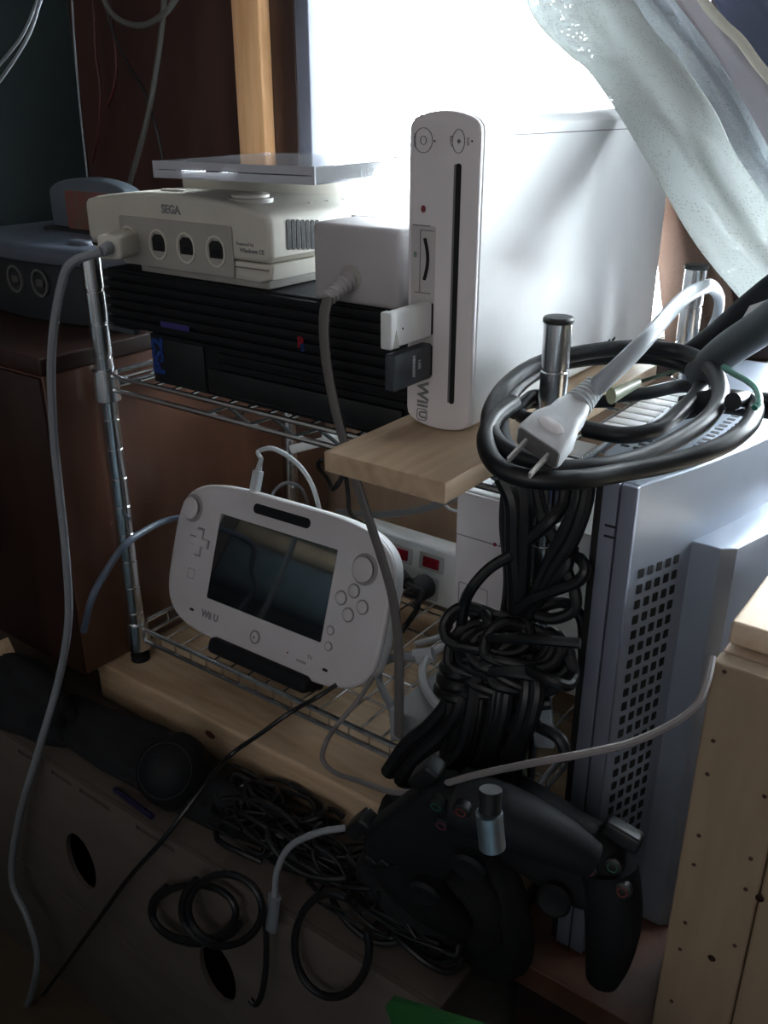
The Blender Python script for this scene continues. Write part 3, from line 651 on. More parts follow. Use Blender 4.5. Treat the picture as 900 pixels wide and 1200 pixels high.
# columns are the pad's right, up and outward axes
Rm = Matrix(((0.9984, -0.029, -0.0491), (-0.0358, 0.3527, -0.935), (0.0444, 0.9353, 0.3511)))
uu = Vector((0.9984, -0.0358, 0.0444)); vv = Vector((-0.029, 0.3527, 0.9353))
MP = frame((0.1085, 0.0603, 0.0908+0.003), uu, vv)
t = thing('tablet_controller', 'white tablet shaped game controller with screen on the lower shelf', 'game controller', M=MP)
MP = frame((0.1305, 0.0378, 0.1103), uu, vv) @ Matrix.Scale(0.955, 4)
t.matrix_world = MP; bpy.context.view_layer.update()
out = []
for k in range(72):
    a = 2*PI*k/72; c, s = math.cos(a), math.sin(a); e = 2/4.6
    x = 0.1262*abs(c)**e*(1 if c > 0 else -1)+0.001; y = -0.0045+0.0692*abs(s)**(2/4.0)*(1 if s > 0 else -1)
    out.append((x, y))
b = B(); slab(b, out, -0.020, -0.0042, 0.009, 0.001, None, 5); obj('back_shell', b, WHITE, t, ang=0.5)
b = B(); slab(b, out, -0.0040, 0.0012, 0.0008, 0.0036, None, 5); obj('front_shell', b, PADW, t, ang=0.5)
for s in (-1, 1):
    b = B(); tube(b, [Vector((s*0.098, -0.045, -0.020)), Vector((s*0.104, 0.0, -0.026)), Vector((s*0.102, 0.045, -0.018))], 0.012, 14, taper=lambda u: 0.6+0.5*math.sin(PI*u)); obj('grip', b, WHITE, t)
b = B(); slab(b, rr(0.137, 0.077, 0.0012, 3), 0.0010, 0.0016); obj('screen', b, SCREEN, t)
b = B(); slab(b, rr(0.066, 0.0085, 0.0040, 6, 0.0024, 0.0520), 0.0010, 0.0017); obj('camera_bar', b, BLACKM, t)
WELL = mat('stick_well_grey', (0.33, 0.31, 0.31), 0.5)
for s, sx_, sy_ in ((-1, -0.1055, 0.0355), (1, 0.0985, 0.0300)):
    b = B(); lathe(b, [(0.0128, 0.0008), (0.0128, 0.0016), (0.0122, 0.0018)], Matrix.Translation((sx_, sy_, 0)), 28); obj('stick_well', b, WELL, t)
    b = B(); lathe(b, [(0.0055, 0.0012), (0.0055, 0.0030), (0.0098, 0.0036), (0.0100, 0.0050), (0.0085, 0.0057), (0.003, 0.0052)], Matrix.Translation((sx_, sy_, 0)), 28); obj('analog_stick', b, PADW, t)
cross = [(-0.0035, -0.0115), (0.0035, -0.0115), (0.0035, -0.0035), (0.0115, -0.0035), (0.0115, 0.0035), (0.0035, 0.0035), (0.0035, 0.0115), (-0.0035, 0.0115), (-0.0035, 0.0035), (-0.0115, 0.0035), (-0.0115, -0.0035), (-0.0035, -0.0035)]
b = B(); slab(b, [(x*1.13-0.0900, y*1.13+0.0076) for x, y in cross], 0.0010, 0.0017); obj('pad_gap', b, GREYL, t)
b = B(); slab(b, [(x-0.0900, y+0.0076) for x, y in cross], 0.0012, 0.0034, 0, 0.0006); obj('direction_pad', b, PADW, t)
for (x, y) in ((0.0920, 0.0110), (0.0905, -0.0090), (0.0806, 0.0022), (0.1030, 0.0008)):
    b = B(); ring2(b, 0.0060, 0.0060, Matrix.Translation((x, y, 0.0011)), 0.0009, 0.0004); obj('button_gap', b, GREYL, t)
    b = B(); lathe(b, [(0.0050, 0.0010), (0.0050, 0.0022), (0.0040, 0.0026)], Matrix.Translation((x, y, 0)), 20); obj('face_button', b, PADW, t)
for (x, y, s) in ((0.0760, -0.0260, '+'), (0.0770, -0.0390, '-')):
    b = B(); ring2(b, 0.0040, 0.0040, Matrix.Translation((x, y, 0.0011)), 0.0006, 0.0004); obj('button_gap', b, GREYL, t)
    b = B(); slab(b, ell(0.0032, None, 16, x, y), 0.001, 0.0022, 0, 0.0004); obj('menu_button', b, PADW, t)
b = B(); ring2(b, 0.0060, 0.0060, Matrix.Translation((-0.003, -0.0555, 0.0011)), 0.0013, 0.0005); obj('home_ring', b, GREYL, t)
b = B(); lathe(b, [(0.0040, 0.0010), (0.0040, 0.0022), (0.003, 0.0026)], Matrix.Translation((-0.003, -0.0555, 0)), 20); obj('home_button', b, PADW, t)
b = B(); slab(b, rr(0.0022, 0.0022, 0.0004, 2, -0.003, -0.0555), 0.0024, 0.0028); obj('home_mark', b, GREYL, t)
b = B(); holed(b, rr(0.009, 0.009, 0.001, 3), [rr(0.0082, 0.0082, 0.001, 3)], 0.0003, Matrix.Translation((-0.0940, -0.0228, 0.0014))); obj('touch_mark', b, LINE, t)
text('Wii U', 0.0088, GREYL, t, MP @ Matrix.Translation((-0.0610, -0.0535, 0.0013)), bold=0.0003)
for (x, y) in ((-0.0851, -0.0541), (0.0780, -0.0585)):
    b = B(); slab(b, rr(0.0055, 0.0022, 0.001, 3, x, y), 0.0010, 0.0016); obj('speaker_slot', b, HOLE, t)
text('POWER', 0.003, LINE, t, MP @ Matrix.Translation((0.0520, -0.0600, 0.0013))); text('TV', 0.0045, LINE, t, MP @ Matrix.Translation((0.0600, -0.0540, 0.0013)))
b = B(); slab(b, ell(0.0008, None, 10, 0.0358, -0.0570), 0.001, 0.0016); obj('indicator', b, RED, t)
# cradle
t = thing('charging_cradle', 'black charging cradle holding up the white tablet controller', 'cradle', (0.125, 0.04, ZL))
Mc = MP @ Matrix.Translation((0.007, -0.0720, -0.006))
b = B(); slab(b, rr(0.118, 0.0145, 0.005, 5), -0.012, 0.014, 0.003, 0.004, Mc @ Matrix.Translation((0, -0.004, 0))); obj('lip', b, BLACKM, t, True)
b = B(); slab(b, rr(0.108, 0.075, 0.008, 5, 0.120, 0.062), ZL, ZL+0.012, 0.001, 0.003); obj('foot', b, BLACKM, t, True)
b = B(); slab(b, rr(0.070, 0.060, 0.006, 5), -0.006, 0.002, 0.002, 0.002, MP @ Matrix.Translation((0.010, -0.035, -0.0235))); obj('back_rest', b, BLACKM, t, True)

# charging cable with its clear plug on the pad's top edge
t = thing('charging_cable', 'pale charging cable looping from the top edge of the tablet controller', 'cable', (0.1, 0.09, 0.16))
pt = MP @ Vector((-0.0420, 0.0630, -0.008)); ptu = pt+vv*0.019+Vector((0.003, 0, 0))
b = B(); slab(b, rr(0.0085, 0.0065, 0.0015, 4), 0.002, 0.019, 0.0003, 0.001, frame(pt, uu, -Vector(uu.cross(vv)))); obj('plug_body', b, LIGHTC, t, True)
b = B(); tube(b, [pt+vv*0.019, pt+vv*0.030+Vector((0.001, 0, 0))], 0.0026, 10, taper=lambda u: 1.1-0.4*u); obj('strain_relief', b, LIGHTC, t, True)
c0 = pt+vv*0.029+Vector((0.001, 0, 0))
pts = [c0]+[px(x, y, Y=Y) for x, y, Y in ((303, 529, 0.085), (321, 526, 0.09), (347, 542, 0.095), (365, 567, 0.095), (375, 600, 0.095), (380, 630, 0.09))]
b = B(); tube(b, cr(pts, 8), 0.0020, 10); obj('cord', b, LIGHTC, t, True)

def cable(label, pts, r, m, name='cable', group=None, flat=None, up=None, n=8, cat='cable'):
    P = [Vector(p) if not isinstance(p, tuple) or len(p) != 4 else None for p in pts]
    b = B(); tube(b, cr(P, n), r, 10, flat, up); o = obj(name, b, m); return tag(o, label, cat, group)
def PU(*l):
    q = [px(x, y, Y=Y) for x, y, Y in l]; return [q[0]+(q[0]-q[1]).normalized()*0.2]+q
def P(*l): return [px(x, y, Y=Y) for x, y, Y in l]

cable('small grey cable arc behind the tablet controller, left of the pale loop', P((318, 588, 0.11), (322, 575, 0.12), (335, 566, 0.13), (350, 570, 0.14), (358, 582, 0.15), (362, 600, 0.16)), 0.0016, GREYC)
cable('blue grey cable curving in from the left behind the front left post', P((98, 740, -0.065), (108, 700, -0.060), (123, 672, -0.045), (145, 640, -0.028), (170, 622, 0.0), (195, 610, 0.035), (225, 604, 0.08), (260, 604, 0.12)), 0.0028, mat('blue_grey_cable', (0.10, 0.13, 0.18), 0.45))
cable('thin black cord hanging behind the rack, left of the rear post', P((300, 470, 0.10), (278, 490, 0.14), (258, 510, 0.17), (247, 530, 0.18), (242, 556, 0.19), (238, 600, 0.19)), 0.0016, BLACKC)
cable('black cord hanging under the shelf left of the power strip', P((405, 555, 0.19), (408, 580, 0.19), (410, 600, 0.18), (422, 612, 0.17), (440, 620, 0.168)), 0.0022, BLACKC)
cable('coiled black cord hung on the back wall under the shelf', [px(388, 545, Y=0.19)+Vector((0.013*math.cos(a)*(1+0.1*math.sin(a*1.3)), 0.006*math.sin(a*2), 0.016*math.sin(a)-0.008)) for a in [k*0.5 for k in range(38)]], 0.0018, BLACKC)
cable('pale grey flat cable running behind the tablet controller to the pine board', P((395, 600, 0.22), (430, 603, 0.21), (470, 601, 0.205), (505, 594, 0.20), (540, 580, 0.20)), 0.0024, GREYC, flat=(0.0034, 0.0014), up=(0, 0, 1))
# pale bracket tab under shelf (white adapter arm)
t = thing('white_wall_plug', 'white slim plug arm hanging below the top shelf by the rear left post', 'plug', px(362, 522, Y=0.16))
a0, a1 = px(341, 527, Y=0.15), px(384, 516, Y=0.16)
b = B(); tube(b, [a0, a1], 0.0045, 12, flat=(0.0042, 0.0018), up=(0, 0, 1)); obj('arm', b, WHITE, t, True)
b = B(); c = px(388, 514, Y=0.16); slab(b, rr(0.014, 0.012, 0.003), -0.006, 0.006, 0.002, 0.002, XZ(c)); obj('body', b, WHITE, t, True)

# power strip
t = thing('power_strip', 'white power strip with two red switches leaning behind the tablet controller', 'power strip', (0.19, 0.20, ZL))
SX0, SX1 = 0.100, 0.2475
S0 = px(440, 619, Y=0.19); S1 = px(567, 660, Y=0.19); zt_ = (S0.z+S1.z)/2
Ms = frame(((SX0+SX1)/2, 0.186, (ZL+zt_)/2+0.001), (1, 0, 0), (0, 0.12, 1))
SH = zt_-ZL-0.001
b = B(); slab(b, rr(SX1-SX0, SH, 0.003, 4), -0.026, 0.0, 0.002, 0.003, Ms); body = obj('body', b, mat('white_strip_plastic', (0.78, 0.80, 0.80), 0.45), t, True)
def son(x, y, Y=0.186): q = Ms.inverted() @ px(x, y, Y=Y); return (q.x, q.y)
for (x, y) in ((469, 649), (505, 660)):
    c = son(x, y)
    b = B(); slab(b, rr(0.0265, 0.0165, 0.001, 3, *c), 0, 0.0010, 0, 0.0004, Ms); sw = obj('switch_plate', b, mat('switch_frame', (0.5, 0.5, 0.5), 0.5), t, True)
    b = B(); slab(b, rr(0.0170, 0.0100, 0.0008, 3, *c), 0.001, 0.0026, 0, 0.0006, Ms); obj('switch', b, RED, sw, True)
for (x, y) in ((462, 672), (502, 688)):
    c = son(x, y)
    b = B(); slab(b, rr(0.024, 0.022, 0.002, 3, *c), 0, 0.0008, 0, 0.0003, Ms); sk = obj('socket_plate', b, mat('socket_plate', (0.48, 0.5, 0.5), 0.5), t, True)
    for s in (-1, 1):
        b = B(); slab(b, rr(0.0015, 0.007, 0.0003, 2, c[0]+s*0.0045, c[1]), 0.0008, 0.0012, 0, 0, Ms); obj('socket_slot', b, HOLE, sk, True)
c = son(557, 656); b = B(); slab(b, ell(0.006, 0.002, 16, c[0]-0.002, c[1]), 0, 0.0005, 0, 0, Ms); obj('screw_hole', b, HOLE, t, True)
c = son(540, 707); b = B(); slab(b, ell(0.0022, None, 14, *c), 0, 0.0012, 0, 0.0005, Ms); obj('indicator_lamp', b, mat('pink_lamp', (0.6, 0.05, 0.1), 0.4), t, True)
for k, (x, y) in enumerate(((546, 672), (546, 684))):
    c = son(x, y); text('1500W' if k == 0 else '15A', 0.0045, GREYL, t, Ms @ Matrix.Translation((c[0], c[1], 0.0002)))
# black plug in the strip
t = thing('black_plug', 'black angled plug in the power strip with its cord', 'plug', px(500, 686, Y=0.18))
c = Ms @ Vector((*son(500, 686), 0.001)); out_ = (Ms.to_3x3() @ Vector((0, 0, 1)))
b = B(); lathe(b, [(0.0115, 0.0), (0.0115, 0.010), (0.008, 0.016), (0.005, 0.018)], Matrix.Translation(c) @ out_.to_track_quat('Z', 'Y').to_matrix().to_4x4(), 20); obj('body', b, BLACK, t, True)
e = c+out_*0.013
b = B(); tube(b, cr([e]+P((484, 690, 0.15), (476, 696, 0.14), (489, 700, 0.14), (489, 712, 0.14), (482, 724, 0.14), (474, 735, 0.13), (462, 752, 0.12)), 8), 0.0026, 10); obj('cord', b, BLACKC, t, True)
t = thing('black_plug', 'black plug beside it, half hidden behind the tablet controller', 'plug', px(472, 682, Y=0.17))
b = B(); tube(b, cr(P((462, 664, 0.176), (470, 674, 0.165), (478, 684, 0.155)), 4), 0.006, 12); obj('body', b, BLACK, t, True)
b = B(); tube(b, cr(P((476, 684, 0.155), (486, 690, 0.145), (494, 694, 0.14), (492, 704, 0.135), (484, 712, 0.13)), 8), 0.0026, 10); obj('cord', b, BLACKC, t, True)

# second white console standing on the lower shelf
t = thing('white_small_console', 'white upright console on the lower shelf behind the black cables', 'game console', (0.32, 0.15, ZL))
b = B(); box(b, 0.262, 0.3065, 0.110, 0.265, ZL, ZL+0.158, 0.003); obj('body', b, WHITE, t, True)
b = B(); box(b, 0.2625, 0.306, 0.1075, 0.1105, ZL+0.001, ZL+0.157, 0.0012); obj('front_face', b, WFRONT, t, True)
ffy = 0.1072
b = B(); q = px(580, 638, Y=ffy); slab(b, ell(0.0016, None, 12), 0, 0.0004, 0, 0, XZ((q.x, ffy, q.z))); obj('indicator', b, REDDOT, t, True)
b = B(); q2 = px(587, 638, Y=ffy); ring2(b, 0.003, 0.003, XZ((q2.x+0.002, ffy, q2.z)), 0.0003, 0.0003); obj('power_symbol', b, LINE, t, True)
b = B(); holed(b, rr(0.026, 0.040, 0.001, 3), [rr(0.0252, 0.0392, 0.001, 3)], 0.0003, XZ((0.280, ffy-0.0002, 0.098))); obj('card_door', b, LINE, t, True)
b = B(); box(b, 0.2630, 0.3055, ffy-0.0002, ffy+0.0003, 0.158, 0.1585); obj('seam', b, LINE, t, True)
# grey block and pale carton to its right on the lower shelf
t = thing('white_carton', 'plain white carton standing at the right end of the lower shelf', 'box', (0.35, 0.14, ZL))
b = B(); box(b, 0.309, 0.375, 0.130, 0.262, ZL, 0.176, 0.0015); obj('body', b, mat('white_card', (0.80, 0.83, 0.82), 0.7), t, True)
b = B(); box(b, 0.3088, 0.3752, 0.190, 0.1905, ZL+0.001, 0.1762); obj('lid_seam', b, LINE, t, True)

# grey box (small adapter) with cables on the lower shelf at right
t = thing('grey_adapter', 'grey flat topped adapter box on the front of the lower shelf', 'adapter', (0.305, 0.05, ZL))
b = B(); box(b, 0.275, 0.345, 0.004, 0.075, ZL, 0.062, 0.0015); obj('case', b, mat('mid_grey_plastic', (0.33, 0.35, 0.36), 0.5), t, True)
b = B(); tube(b, [Vector((0.292, 0.045, 0.0665)), Vector((0.335, 0.045, 0.0665))], 0.0045, 12); obj('fuse_barrel', b, GREYC, t, True)
# usb extension connector
t = thing('grey_connector_cable', 'pale grey cable with a blunt connector crossing the lower shelf', 'cable', px(480, 770, Y=0.06))
b = B(); tube(b, [px(486, 770, Y=0.065), px(508, 767, Y=0.07)], 0.006, 12, flat=(0.0065, 0.004), up=(0, 0, 1)); obj('connector', b, LIGHTC, t, True)
b = B(); tube(b, [px(474, 770, Y=0.062), px(488, 770, Y=0.065)], 0.0042, 12); obj('strain_relief', b, GREYC, t, True)
b = B(); tube(b, cr(P((476, 770, 0.063), (458, 772, 0.055), (446, 780, 0.05), (444, 795, 0.04), (450, 812, 0.03), (459, 830, 0.02), (462, 850, 0.012), (463, 868, 0.006)), 8), 0.0031, 10); obj('cord', b, GREYC, t, True)
cable('pale cable looping over the grey adapter box', P((535, 752, 0.10), (520, 757, 0.085), (503, 768, 0.07), (495, 785, 0.05), (498, 805, 0.035), (508, 822, 0.02), (520, 835, 0.01)), 0.0032, LIGHTC)
cable('white cable lying straight across the lower shelf wires', P((488, 754, 0.11), (505, 750, 0.11), (520, 745, 0.11), (538, 740, 0.11), (556, 734, 0.11)), 0.0028, LIGHTC)
for k in range(3):
    cable(('left', 'middle', 'right')[k]+' wire of three pale wires slanting behind the right end of the pine board', P((556+k*5, 574, 0.17), (570+k*5, 590, 0.175), (583+k*5, 606, 0.18)), 0.0011, LIGHTC, group='pale wires behind the pine board')
for k in range(2):
    cable(('left', 'right')[k]+' wire of the pale pair beside the dark cable column', P((578+k*6, 566, 0.12), (586+k*6, 582, 0.125), (592+k*6, 600, 0.13)), 0.0011, LIGHTC, group='pale wires by the cable column')
cable('slack pale wire drooping below the pine board', P((520, 590, 0.20), (528, 597, 0.2), (540, 599, 0.2), (556, 594, 0.19), (566, 584, 0.18)), 0.0013, LIGHTC)

# thin grey wire crossing in front of the rack to the right
b = B(); pts = P((437, 793, 0.018), (420, 820, 0.002), (395, 850, -0.012), (382, 870, -0.03), (378, 890, -0.032), (392, 905, -0.036), (420, 915, -0.055), (460, 928, -0.092), (500, 925, -0.105), (550, 910, -0.112), (620, 895, -0.115), (690, 882, -0.110), (740, 870, -0.10), (785, 850, -0.09), (815, 828, -0.08), (828, 800, -0.07), (835, 770, -0.058))
tube(b, cr(pts, 8), 0.0019, 8); tag(obj('cable', b, mat('dusty_grey_wire', (0.22, 0.20, 0.20), 0.6)), 'thin grey wire sagging from the tablet controller across to the tan box', 'cable')
b = B(); pts = P((395, 802, 0.012), (370, 818, 0.002), (340, 835, -0.020), (305, 860, -0.035), (270, 885, -0.045), (240, 920, -0.085), (190, 985, -0.118), (150, 1030, -0.122), (110, 1085, -0.126), (70, 1140, -0.130), (35, 1185, -0.134), (15, 1215, -0.14))
tube(b, cr(pts, 8), 0.0019, 8); tag(obj('cable', b, BLACKC), 'thin black wire running from under the tablet controller to bottom left', 'cable')

# ================================================================== POWER CORD COIL
def Z(pts, dz=0): return [px(x, y, Z=z+dz) for x, y, z in pts]
def zc(lst): return [px(560+a/2.647, 340+c/2.647, Z=z) for a, c, z in lst]
t = thing('black_power_cord', 'thick black power cord coiled over the front right post cap', 'cable', (0.40, 0.0, 0.31))
L1 = zc([(330, 430, .300), (450, 450, .300), (560, 430, .302), (640, 365, .305), (690, 300, .308), (660, 245, .312), (550, 210, .316), (400, 208, .318), (250, 228, .318), (150, 275, .316), (85, 350, .312), (70, 430, .308), (100, 500, .306), (190, 550, .306), (350, 552, .307), (500, 520, .308), (640, 452, .312), (725, 385, .316), (752, 310, .320), (715, 232, .322), (620, 190, .324), (480, 178, .326), (320, 195, .326), (180, 232, .324), (85, 300, .320), (38, 385, .316), (50, 460, .312), (110, 510, .309), (200, 540, .308)])
b = B(); tube(b, cr(L1, 8), 0.0046, 14); obj('cord', b, BLACKC, t, True)
L2 = zc([(110, 350, .318), (50, 400, .316), (25, 470, .312), (60, 545, .308), (160, 585, .306), (300, 588, .306), (450, 565, .306), (600, 535, .308), (740, 490, .312), (830, 430, .316), (860, 370, .318), (830, 340, .320), (790, 345, .322)])
b = B(); tube(b, cr(L2, 8), 0.0046, 14); obj('cord', b, BLACKC, t, True)
L3 = zc([(420, 330, .293), (520, 320, .293), (640, 298, .295), (720, 330, .296), (700, 420, .297)])
b = B(); tube(b, cr(L3, 8), 0.0042, 12); obj('cord', b, BLACKC, t, True)
L4 = zc([(110, 380, .302), (170, 330, .304), (210, 345, .304), (180, 400, .302), (130, 385, .3), (150, 350, .3), (250, 345, .298), (420, 345, .296)])
b = B(); tube(b, cr(L4, 8), 0.0040, 12); obj('cord', b, BLACKC, t, True)

# white two-pin plug with grey cord
t = thing('white_power_plug', 'white two pin plug with grey cord hung over the coiled black cord', 'plug', px(650, 510, Y=-0.07))
pa = px(677, 474, Y=-0.062); pb_ = px(629, 524, Y=-0.088); ax = (pb_-pa).normalized(); L_ = (pb_-pa).length
side = (px(650, 552, Y=-0.088)-px(602, 520, Y=-0.088)).normalized()
Mq = frame(pa, side, ax.cross(side))     # w axis = side x v
if (Mq.to_3x3() @ Vector((0, 0, 1))).dot(ax) < 0: Mq = frame(pa, side, -ax.cross(side))
def loft(bm, secs, M, n=7, k_=0.88):
    rows = []
    for w_, wd, ht, r in secs:
        rows.append([bm.verts.new(M @ Vector((x, y, w_))) for x, y in rr(wd*k_, ht*k_, r, n)])
    m = len(rows[0])
    for a, c in zip(rows, rows[1:]):
        for k in range(m): bm.faces.new((a[k], a[(k+1) % m], c[(k+1) % m], c[k]))
    bm.faces.new(list(reversed(rows[0]))); bm.faces.new(rows[-1])
    return bm
b = B(); loft(b, [(0.0, 0.014, 0.011, 0.003), (0.006, 0.018, 0.0135, 0.003), (L_*0.35, 0.0190, 0.0145, 0.004), (L_*0.6, 0.0255, 0.0165, 0.003), (L_*0.93, 0.0270, 0.0175, 0.003), (L_, 0.0262, 0.0168, 0.003)], Mq); obj('body', b, mat('white_plug_plastic', (0.66, 0.68, 0.7), 0.35), t, True, ang=0.8)
b = B(); slab(b, rr(0.0215, 0.0130, 0.002, 4), L_, L_+0.0005, 0, 0.0002, Mq); obj('face', b, mat('plug_face', (0.16, 0.15, 0.15), 0.6), t, True)
b = B(); slab(b, ell(0.0065, 0.003, 18), 0, 0.0005, 0, 0.0002, Mq @ Matrix.Translation((0, 0.0078, L_*0.72)) @ Matrix.Rotation(-PI/2, 4, 'X')); obj('thumb_dimple', b, WFRONT, t, True)
for s in (-1, 1):
    b = B(); box(b, s*0.0060-0.0007, s*0.0060+0.0007, -0.0023, 0.0023, L_, L_+0.0140, 0.0003, Mq); obj('prong', b, PRONG, t, True)
b = B(); tube(b, [Mq @ Vector((0, 0, 0.001)), Mq @ Vector((0, 0, -0.014))], 0.005, 12, taper=lambda u: 1.15-0.3*u)
for k in range(6):
    q = Mq @ Vector((0, 0, -0.001-k*0.0024)); lathe(b, [(0.004, -0.0006), (0.0069-k*0.0003, -0.0005), (0.0069-k*0.0003, 0.0005), (0.004, 0.0006)], Matrix.Translation(q) @ ax.to_track_quat('Z', 'Y').to_matrix().to_4x4(), 14)
obj('strain_relief', b, LIGHTC, t, True)
pts = [Mq @ Vector((0, 0, -0.012))]+P((705, 448, -0.055), (735, 420, -0.045), (762, 392, -0.03), (785, 366, 0.0), (805, 347, 0.06), (822, 338, 0.13), (834, 336, 0.17), (843, 350, 0.19), (840, 372, 0.20), (832, 392, 0.215), (828, 420, 0.225))
b = B(); tube(b, cr(pts, 8), 0.0042, 12, flat=(0.0046, 0.0034), up=(0, 0, 1)); obj('cord', b, mat('blue_grey_cord', (0.40, 0.44, 0.48), 0.4), t, True)

# clear cream connector and green wires behind the coil
t = thing('crimp_connector', 'cream clear sleeve wire connector lying inside the coiled cord', 'connector', px(730, 458, Z=0.30))
q0, q1 = px(716, 464, Z=0.302), px(748, 448, Z=0.304)
b = B(); tube(b, [q0, q0.lerp(q1, 0.4), q1], 0.004, 12, flat=(0.0046, 0.003), up=(0, 0, 1), taper=lambda u: 1.15-0.45*u); obj('sleeve', b, CREAM, t, True)
b = B(); tube(b, cr([q1, px(770, 441, Z=0.306), px(800, 432, Z=0.307)], 6), 0.0012, 8); obj('wire', b, mat('dark_green_wire', (0.03, 0.07, 0.03), 0.5), t, True)
cable('teal green wire curving beside the coiled cord at right', Z([(848, 430, .330), (860, 438, .332), (875, 446, .334), (886, 456, .334), (890, 470, .332), (884, 478, .330)]), 0.0016, GREENW)

# dark thick straps at the right edge
cable('black thick cable slanting to the right edge below the curtain', P((800, 425, 0.13), (840, 395, 0.12), (880, 360, 0.11), (930, 322, 0.10), (1040, 250, 0.10), (1200, 190, 0.12)), 0.0085, BLACKM)
cable('second black thick cable behind the curtain foot at right edge', P((820, 440, 0.10), (850, 412, 0.09), (890, 385, 0.08), (940, 350, 0.07), (1050, 285, 0.07), (1220, 230, 0.09)), 0.010, CHAR)
cable('black cable crossing the silver console top toward the right edge', P((800, 478, 0.07), (840, 470, 0.07), (880, 474, 0.06), (940, 480, 0.05), (1040, 500, 0.05)), 0.007, BLACKM)
t = thing('paper_slip', 'small pale paper slip tucked above the black cables at right edge', 'paper', px(880, 360, Y=0.13))
b = B(); slab(b, [(-0.008, -0.006), (0.02, 0.008), (0.02, 0.016), (-0.004, 0.004)], -0.0003, 0.0003, 0, 0, XZ(px(886, 368, Y=0.085))); obj('sheet', b, WHITE, t, True)

t = thing('lit_stripe_strip', 'white ribbed strip added for the brightly lit stripes beside the pine board, under the coil', 'tray', (0.39, 0.14, 0.2665))
b = B(); box(b, 0.3755, 0.3990, 0.085, 0.195, 0.2665, 0.2690, 0.0005); obj('base', b, WHITE, t, True)  # white slats added in place of a brightly lit surface behind wires
for k in range(8):
    y = 0.090+k*0.0135
    b = B(); box(b, 0.3760, 0.3985, y, y+0.0115, 0.2691, 0.2720, 0.0008); obj('slat', b, WHITE, t, True)
# ================================================================== HANGING BLACK CABLES
G = 'black controller cables bundled on the front right post'
LB = 'black controller cable in the tangle wound round the front right post'
LBS = ['thick black cable column falling straight down at left of the front right post', 'second thick black cable beside the column, nearer the post', 'black cable at the left edge of the dark column, hidden behind it',
 'rightmost black cable sweeping down from the coil beside the silver console', 'black cable just inside the rightmost one, below the coil', 'black cable crossing left from the coil to the dark column', 'black cable crossing to the right over the post below the blue tag',
 'black cable bent in a small hook right of the post', 'black cable forming the second hook under the first, right of the post', 'black cable arching out left over the small white console', 'short black loop left of the knot near the power strip',
 'black cable arching right toward the silver console above the knot', 'thin black band stretched flat across the front of the knot', 'black cable slung low in a sagging loop right of the knot', 'short black cable end below the knot', 'black cable slanting down right below the knot', 'short black bend under the left of the knot']
hc = [0]
LK = ('black cable winding of the round knot on the front right post', 'black cable windings of the knot')
LF = ('black cable strand falling from the knot toward the black controllers', 'black cable strands falling below the knot')
def hang(pts, r=0.0034, sh=None):
    if hc[0] < len(LBS): cable(LBS[hc[0]], pts, r, BLACKC)
    elif hc[0] < len(LBS)+15: cable(LK[0], pts, r, BLACKC, group=LK[1])
    else: cable(LF[0], pts, r, BLACKC, group=LF[1])
    hc[0] += 1
hang(P((590, 560, -0.030), (602, 590, -0.032), (603, 640, -0.032), (606, 700, -0.030), (600, 760, -0.03), (590, 800, -0.03)), 0.0055)
hang(P((610, 555, -0.025), (614, 600, -0.030), (612, 660, -0.030), (610, 720, -0.030), (615, 770, -0.03)), 0.0050)
hang(P((600, 555, -0.020), (595, 610, -0.022), (600, 680, -0.022), (592, 740, -0.02)), 0.0050)
hang(P((690, 560, -0.020), (686, 590, -0.025), (672, 630, -0.028), (650, 665, -0.030), (632, 700, -0.03), (612, 740, -0.03)), 0.0042)
hang(P((676, 560, -0.020), (678, 585, -0.024), (665, 615, -0.026), (645, 655, -0.028), (630, 690, -0.03), (622, 720, -0.03)), 0.0036)
hang(P((664, 560, -0.015), (660, 590, -0.02), (645, 610, -0.028), (622, 630, -0.030), (606, 640, -0.03)), 0.0036)
hang(P((625, 560, -0.020), (630, 590, -0.022), (640, 615, -0.025), (655, 640, -0.026), (665, 655, -0.028), (660, 670, -0.03), (640, 690, -0.03)), 0.0036)
hang(P((668, 650, -0.02), (680, 655, -0.025), (686, 668, -0.03), (676, 682, -0.032), (650, 692, -0.034), (625, 702, -0.035), (605, 716, -0.035)), 0.0033)
hang(P((672, 640, -0.02), (664, 665, -0.028), (674, 695, -0.032), (672, 715, -0.034), (650, 725, -0.036), (630, 722, -0.036)), 0.0033)
hang(P((600, 650, -0.035), (575, 665, -0.04), (556, 685, -0.045), (545, 705, -0.045), (541, 730, -0.045), (540, 755, -0.042), (548, 775, -0.04)), 0.0033)
hang(P((560, 735, -0.03), (556, 715, -0.035), (570, 722, -0.04), (578, 745, -0.045), (590, 770, -0.04)), 0.0033)
hang(P((630, 712, -0.03), (660, 706, -0.02), (680, 722, -0.015), (684, 750, -0.015), (683, 790, -0.01)), 0.0033)
hang(P((545, 752, -0.045), (580, 748, -0.055), (630, 750, -0.06), (680, 754, -0.055)), 0.0030)
hang(P((600, 770, -0.045), (620, 785, -0.055), (645, 797, -0.06), (665, 803, -0.055), (672, 790, -0.045), (668, 770, -0.04)), 0.0034)
hang(P((585, 850, -0.05), (600, 880, -0.06), (612, 900, -0.065)), 0.0030)
hang(P((605, 830, -0.05), (630, 850, -0.055), (655, 865, -0.06), (665, 890, -0.06)), 0.0036)
hang(P((598, 800, -0.05), (602, 815, -0.05), (618, 826, -0.055), (645, 824, -0.05)), 0.0034)
random.seed(11)
